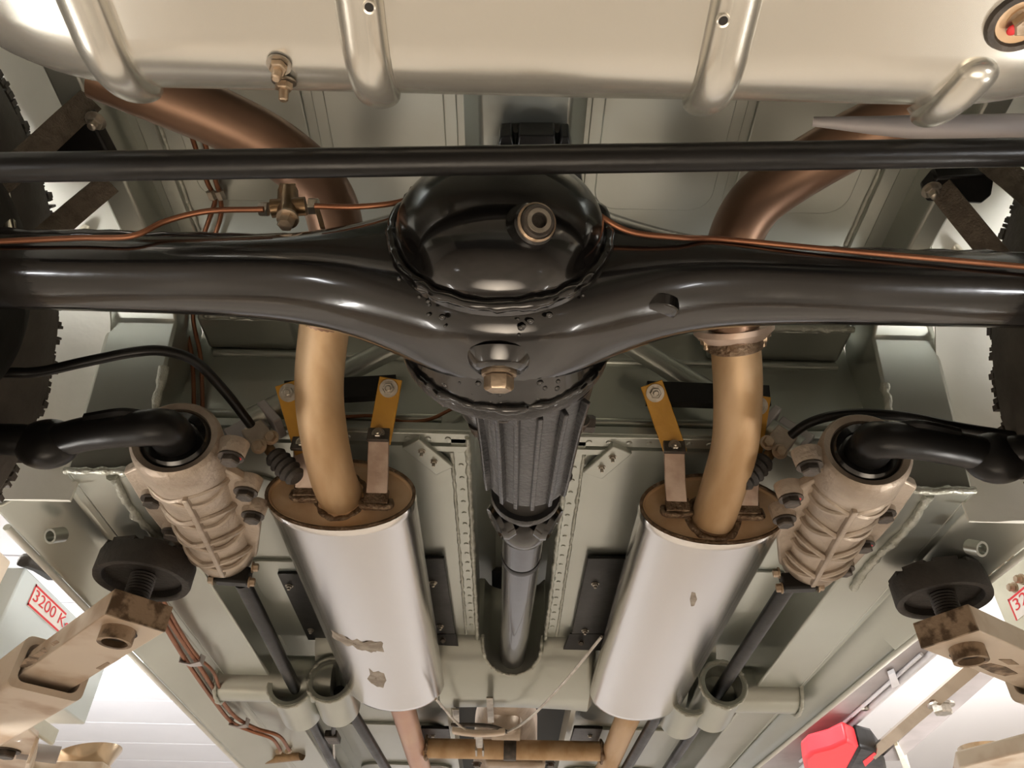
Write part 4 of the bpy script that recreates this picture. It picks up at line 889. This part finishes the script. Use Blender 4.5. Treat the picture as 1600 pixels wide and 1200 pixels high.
# lift posts with their carriages
for s, xf in ((-1, -1.0), (1, 1.02)):
    po = LP[s]
    if s < 0:
        p = at(43, 947, x=xf); q = at(58, 915, x=xf); r = at(101, 957, x=xf)
        sh = q.z-p.z; sw = r.y-q.y
        ya = at(36, 897, x=xf).y
        # carriage face
        ca_ = MB().prism([(xf, ya, p.z-.12), (xf, ya+.46, p.z-.12), (xf, ya+.46, at(60, 905, x=xf).z), (xf, ya, at(60, 905, x=xf).z)], (-.12, 0, 0)).build('carriage', 'carriage', po, bevel=.004)
        MB().prism([at(*q_, x=xf+.012) for q_ in ((45, 884), (50, 870), (57, 864), (84, 874), (110, 892), (107, 901), (92, 907), (70, 893))], (-.03, 0, 0)).build('door_bumper', 'rubber', po, bevel=.006, label='grey rubber bumper on top of the carriage')
        zt_ = at(28, 886, x=xf-.02).z; MB().box((xf-.10, ya-.20, (zt_+FZ)/2), (.16, .36, zt_-FZ)).build('column', 'lift', po, bevel=.006)
        MB().box((xf-.20, ya+.15, FZ+.01), (.45, .5, .02)).build('base_plate', 'lift', po)
        MB().box((xf+.001, p.y+sw/2, p.z+sh/2), (.002, sw*1.1, sh)).build('load_sticker', 'stick', ca_, label='white sticker with red load figure')
        MB().box((xf+.0022, p.y+sw/2, p.z+sh-.003), (.001, sw*1.1, .004)).build('sticker_border', 'stick_red', ca_); MB().box((xf+.0022, p.y+sw/2, p.z+.003), (.001, sw*1.1, .004)).build('sticker_border', 'stick_red', ca_); MB().box((xf+.0022, p.y-sw*.05+.002, p.z+sh/2), (.001, .004, sh)).build('sticker_border', 'stick_red', ca_)
        text_mesh('3200 Kg', (xf+.002, p.y+sw*.02, p.z+sh*.16), (0, 1, 0), (0, 0, 1), sh*.68, 'load_lettering', 'stick_red', ca_, sw*1.25)
    else:
        p = at(1587, 972, x=xf); q = at(1576, 937, x=xf)
        yb = at(1548, 897, x=xf).y
        pl = MB().prism([(xf, yb+.02, q.z-.5), (xf, yb-.5, q.z-.5), (xf, yb-.5, q.z+.25), (xf, yb+.02, q.z+.25)], (.12, 0, 0)).build('carriage', 'cream', po, bevel=.004)
        sh = q.z-p.z
        MB().box((xf-.001, q.y-.10, p.z+sh/2), (.002, .2, sh)).build('load_sticker', 'stick', pl, label='white sticker with red load figure')
        MB().box((xf-.0022, q.y-.10, p.z+sh-.003), (.001, .2, .004)).build('sticker_border', 'stick_red', pl); MB().box((xf-.0022, q.y-.002, p.z+sh/2), (.001, .004, sh)).build('sticker_border', 'stick_red', pl)
        text_mesh('3200 Kg', (xf-.002, q.y-.012, p.z+sh*.16), (0, -1, 0), (0, 0, 1), sh*.68, 'load_lettering', 'stick_red', pl, .17)
        for b_ in ((1583, 872), (1567, 886), (1548, 902), (1597, 905), (1586, 918)):
            MB().bolt(at(*b_, x=xf), (-1, 0, 0), .008, .014).build('bolt', 'rust_bolt', pl)
        MB().lathe([(0, 0), (.026, 0), (.026, .01), (.012, .014), (0, .014)], at(1598, 852, x=xf), (-1, 0, 0), 24).build('pivot_cap', 'cream', pl)
        MB().box((xf+.14, yb-.25, FZ/2+.25), (.22, .26, CZ+.62)).build('column', 'lift', po, bevel=.006)
        MB().box((xf+.14, yb-.25, FZ+.01), (.45, .5, .02)).build('base_plate', 'lift', po)
# ================================================================= garage door opener, track and lamp under the ceiling
op = thing('door_opener', 'red and black garage door opener head on a long steel rail under the white ceiling', 'door opener', at(1320, 1185, z=CH-.3))
zo = CH-.55
def slab(name, pts, z, t, m, parent, bevel=.01): return MB().prism([at(*p, z=z) for p in pts], (0, 0, t)).build(name, m, parent, bevel=bevel)
hd = slab('red_housing', [(1257, 1188), (1268, 1178), (1298, 1170), (1324, 1158), (1343, 1167), (1322, 1206), (1316, 1235), (1266, 1235), (1258, 1205)], zo, .12, 'red', op, .02)
slab('black_end', [(1342, 1167), (1370, 1174), (1384, 1192), (1392, 1235), (1316, 1235), (1322, 1206)], zo-.005, .14, 'satin', op, .02)
slab('black_top', [(1260, 1181), (1288, 1170), (1322, 1151), (1325, 1158), (1298, 1172), (1268, 1180)], zo+.04, .05, 'satin', op, .01)
slab('pink_emblem', [(1348, 1190), (1366, 1176), (1371, 1180), (1352, 1198)], zo-.008, .003, 'redmark', op, 0)
MB().tube([at(1365, 1176, z=zo+.02), at(1520, 1042, z=zo+.02), at(1700, 880, z=zo+.02)], .040, 4, smooth=False).build('guide_rail', 'rail_steel', op)
MB().strip([at(1388, 1186, z=zo+.04), at(1528, 1058, z=zo+.04), at(1720, 880, z=zo+.04)], .13, .02, (1, .2, 0)).build('rail_backing', 'grey', op)
MB().bolt(at(1470, 1100, z=zo), (0, 0, -1), .05, .05).build('rail_clamp', 'bolt', op)
MB().prism([at(*p, z=zo) for p in ((1398, 1166), (1403, 1164), (1424, 1205), (1416, 1212))], (0, 0, .1)).build('hanger_bracket', 'cream', op)
tk = thing('door_track', 'long mauve grey steel track under the ceiling beside the right sill', 'door track', at(1380, 1070, z=1.5))
zt = 1.55
MB().prism([at(*p, z=zt) for p in ((1080, 1290), (1470, 955), (1500, 975), (1160, 1285))], (0, 0, .03)).build('track_web', 'grey', tk, bevel=.005)
MB().tube([at(1165, 1280, z=zt-.01), at(1310, 1150, z=zt-.01), at(1462, 1016, z=zt-.01), at(1520, 965, z=zt-.01)], .022, 10, smooth=False).build('track_edge', 'white', tk)
MB().tube([at(1250, 1190, z=zt-.01), at(1440, 1022, z=zt-.01)], .010, 8, smooth=False).build('track_bead', 'white', tk)
MB().prism([at(*p, z=zt-.03) for p in ((1388, 1055), (1398, 1050), (1406, 1070), (1394, 1076))], (0, 0, .02)).build('track_bracket', 'white', tk)
MB().bolt(at(1350, 1102, z=zt), (0, 0, -1), .022, .03).build('bolt', 'bolt', tk)
lp = thing('ceiling_lamp', 'bright lamp under the ceiling just past the left lift arm', 'lamp', at(212, 1034, z=1.35))
MB().lathe([(.0, .0), (.06, .01), (.075, .04), (.0, .04)], at(208, 1032, z=1.35), (0, 0, 1), 24).build('lamp_diffuser', 'glow', lp)
MB().lathe([(.0, .04), (.09, .04), (.05, .09), (.006, .1), (.006, .45), (0, .45)], at(208, 1032, z=1.35), (0, 0, 1), 24).build('lamp_shade', 'white', lp)
GR = dict(brake_pipe='copper brake pipes', fuel_pipe='copper pipes clipped along the left rail', hanger_strap='yellow silencer hanger straps', trailing_rod='black rods along the floor', exhaust_silencer='oval silencers', exhaust_pipe='exhaust pipes over the axle', downpipe='downpipes', lever_damper='lever dampers', brake_hose='black hoses', junction_block='brake junction blocks', tyre='rear tyres', brake_drum='rear brake drums', rebound_strap='webbing rebound straps', chrome_tube='chrome tubes by the tyres', two_post_lift='lift posts', hook_bracket='small steel hooks', pipe_nut='pale pipe nuts')
for o in list(C.objects):
    if o.parent is None and 'label' in o and o.name.split('.')[0] in GR: o['group'] = GR[o.name.split('.')[0]]
    if '_o' in o: del o['_o']
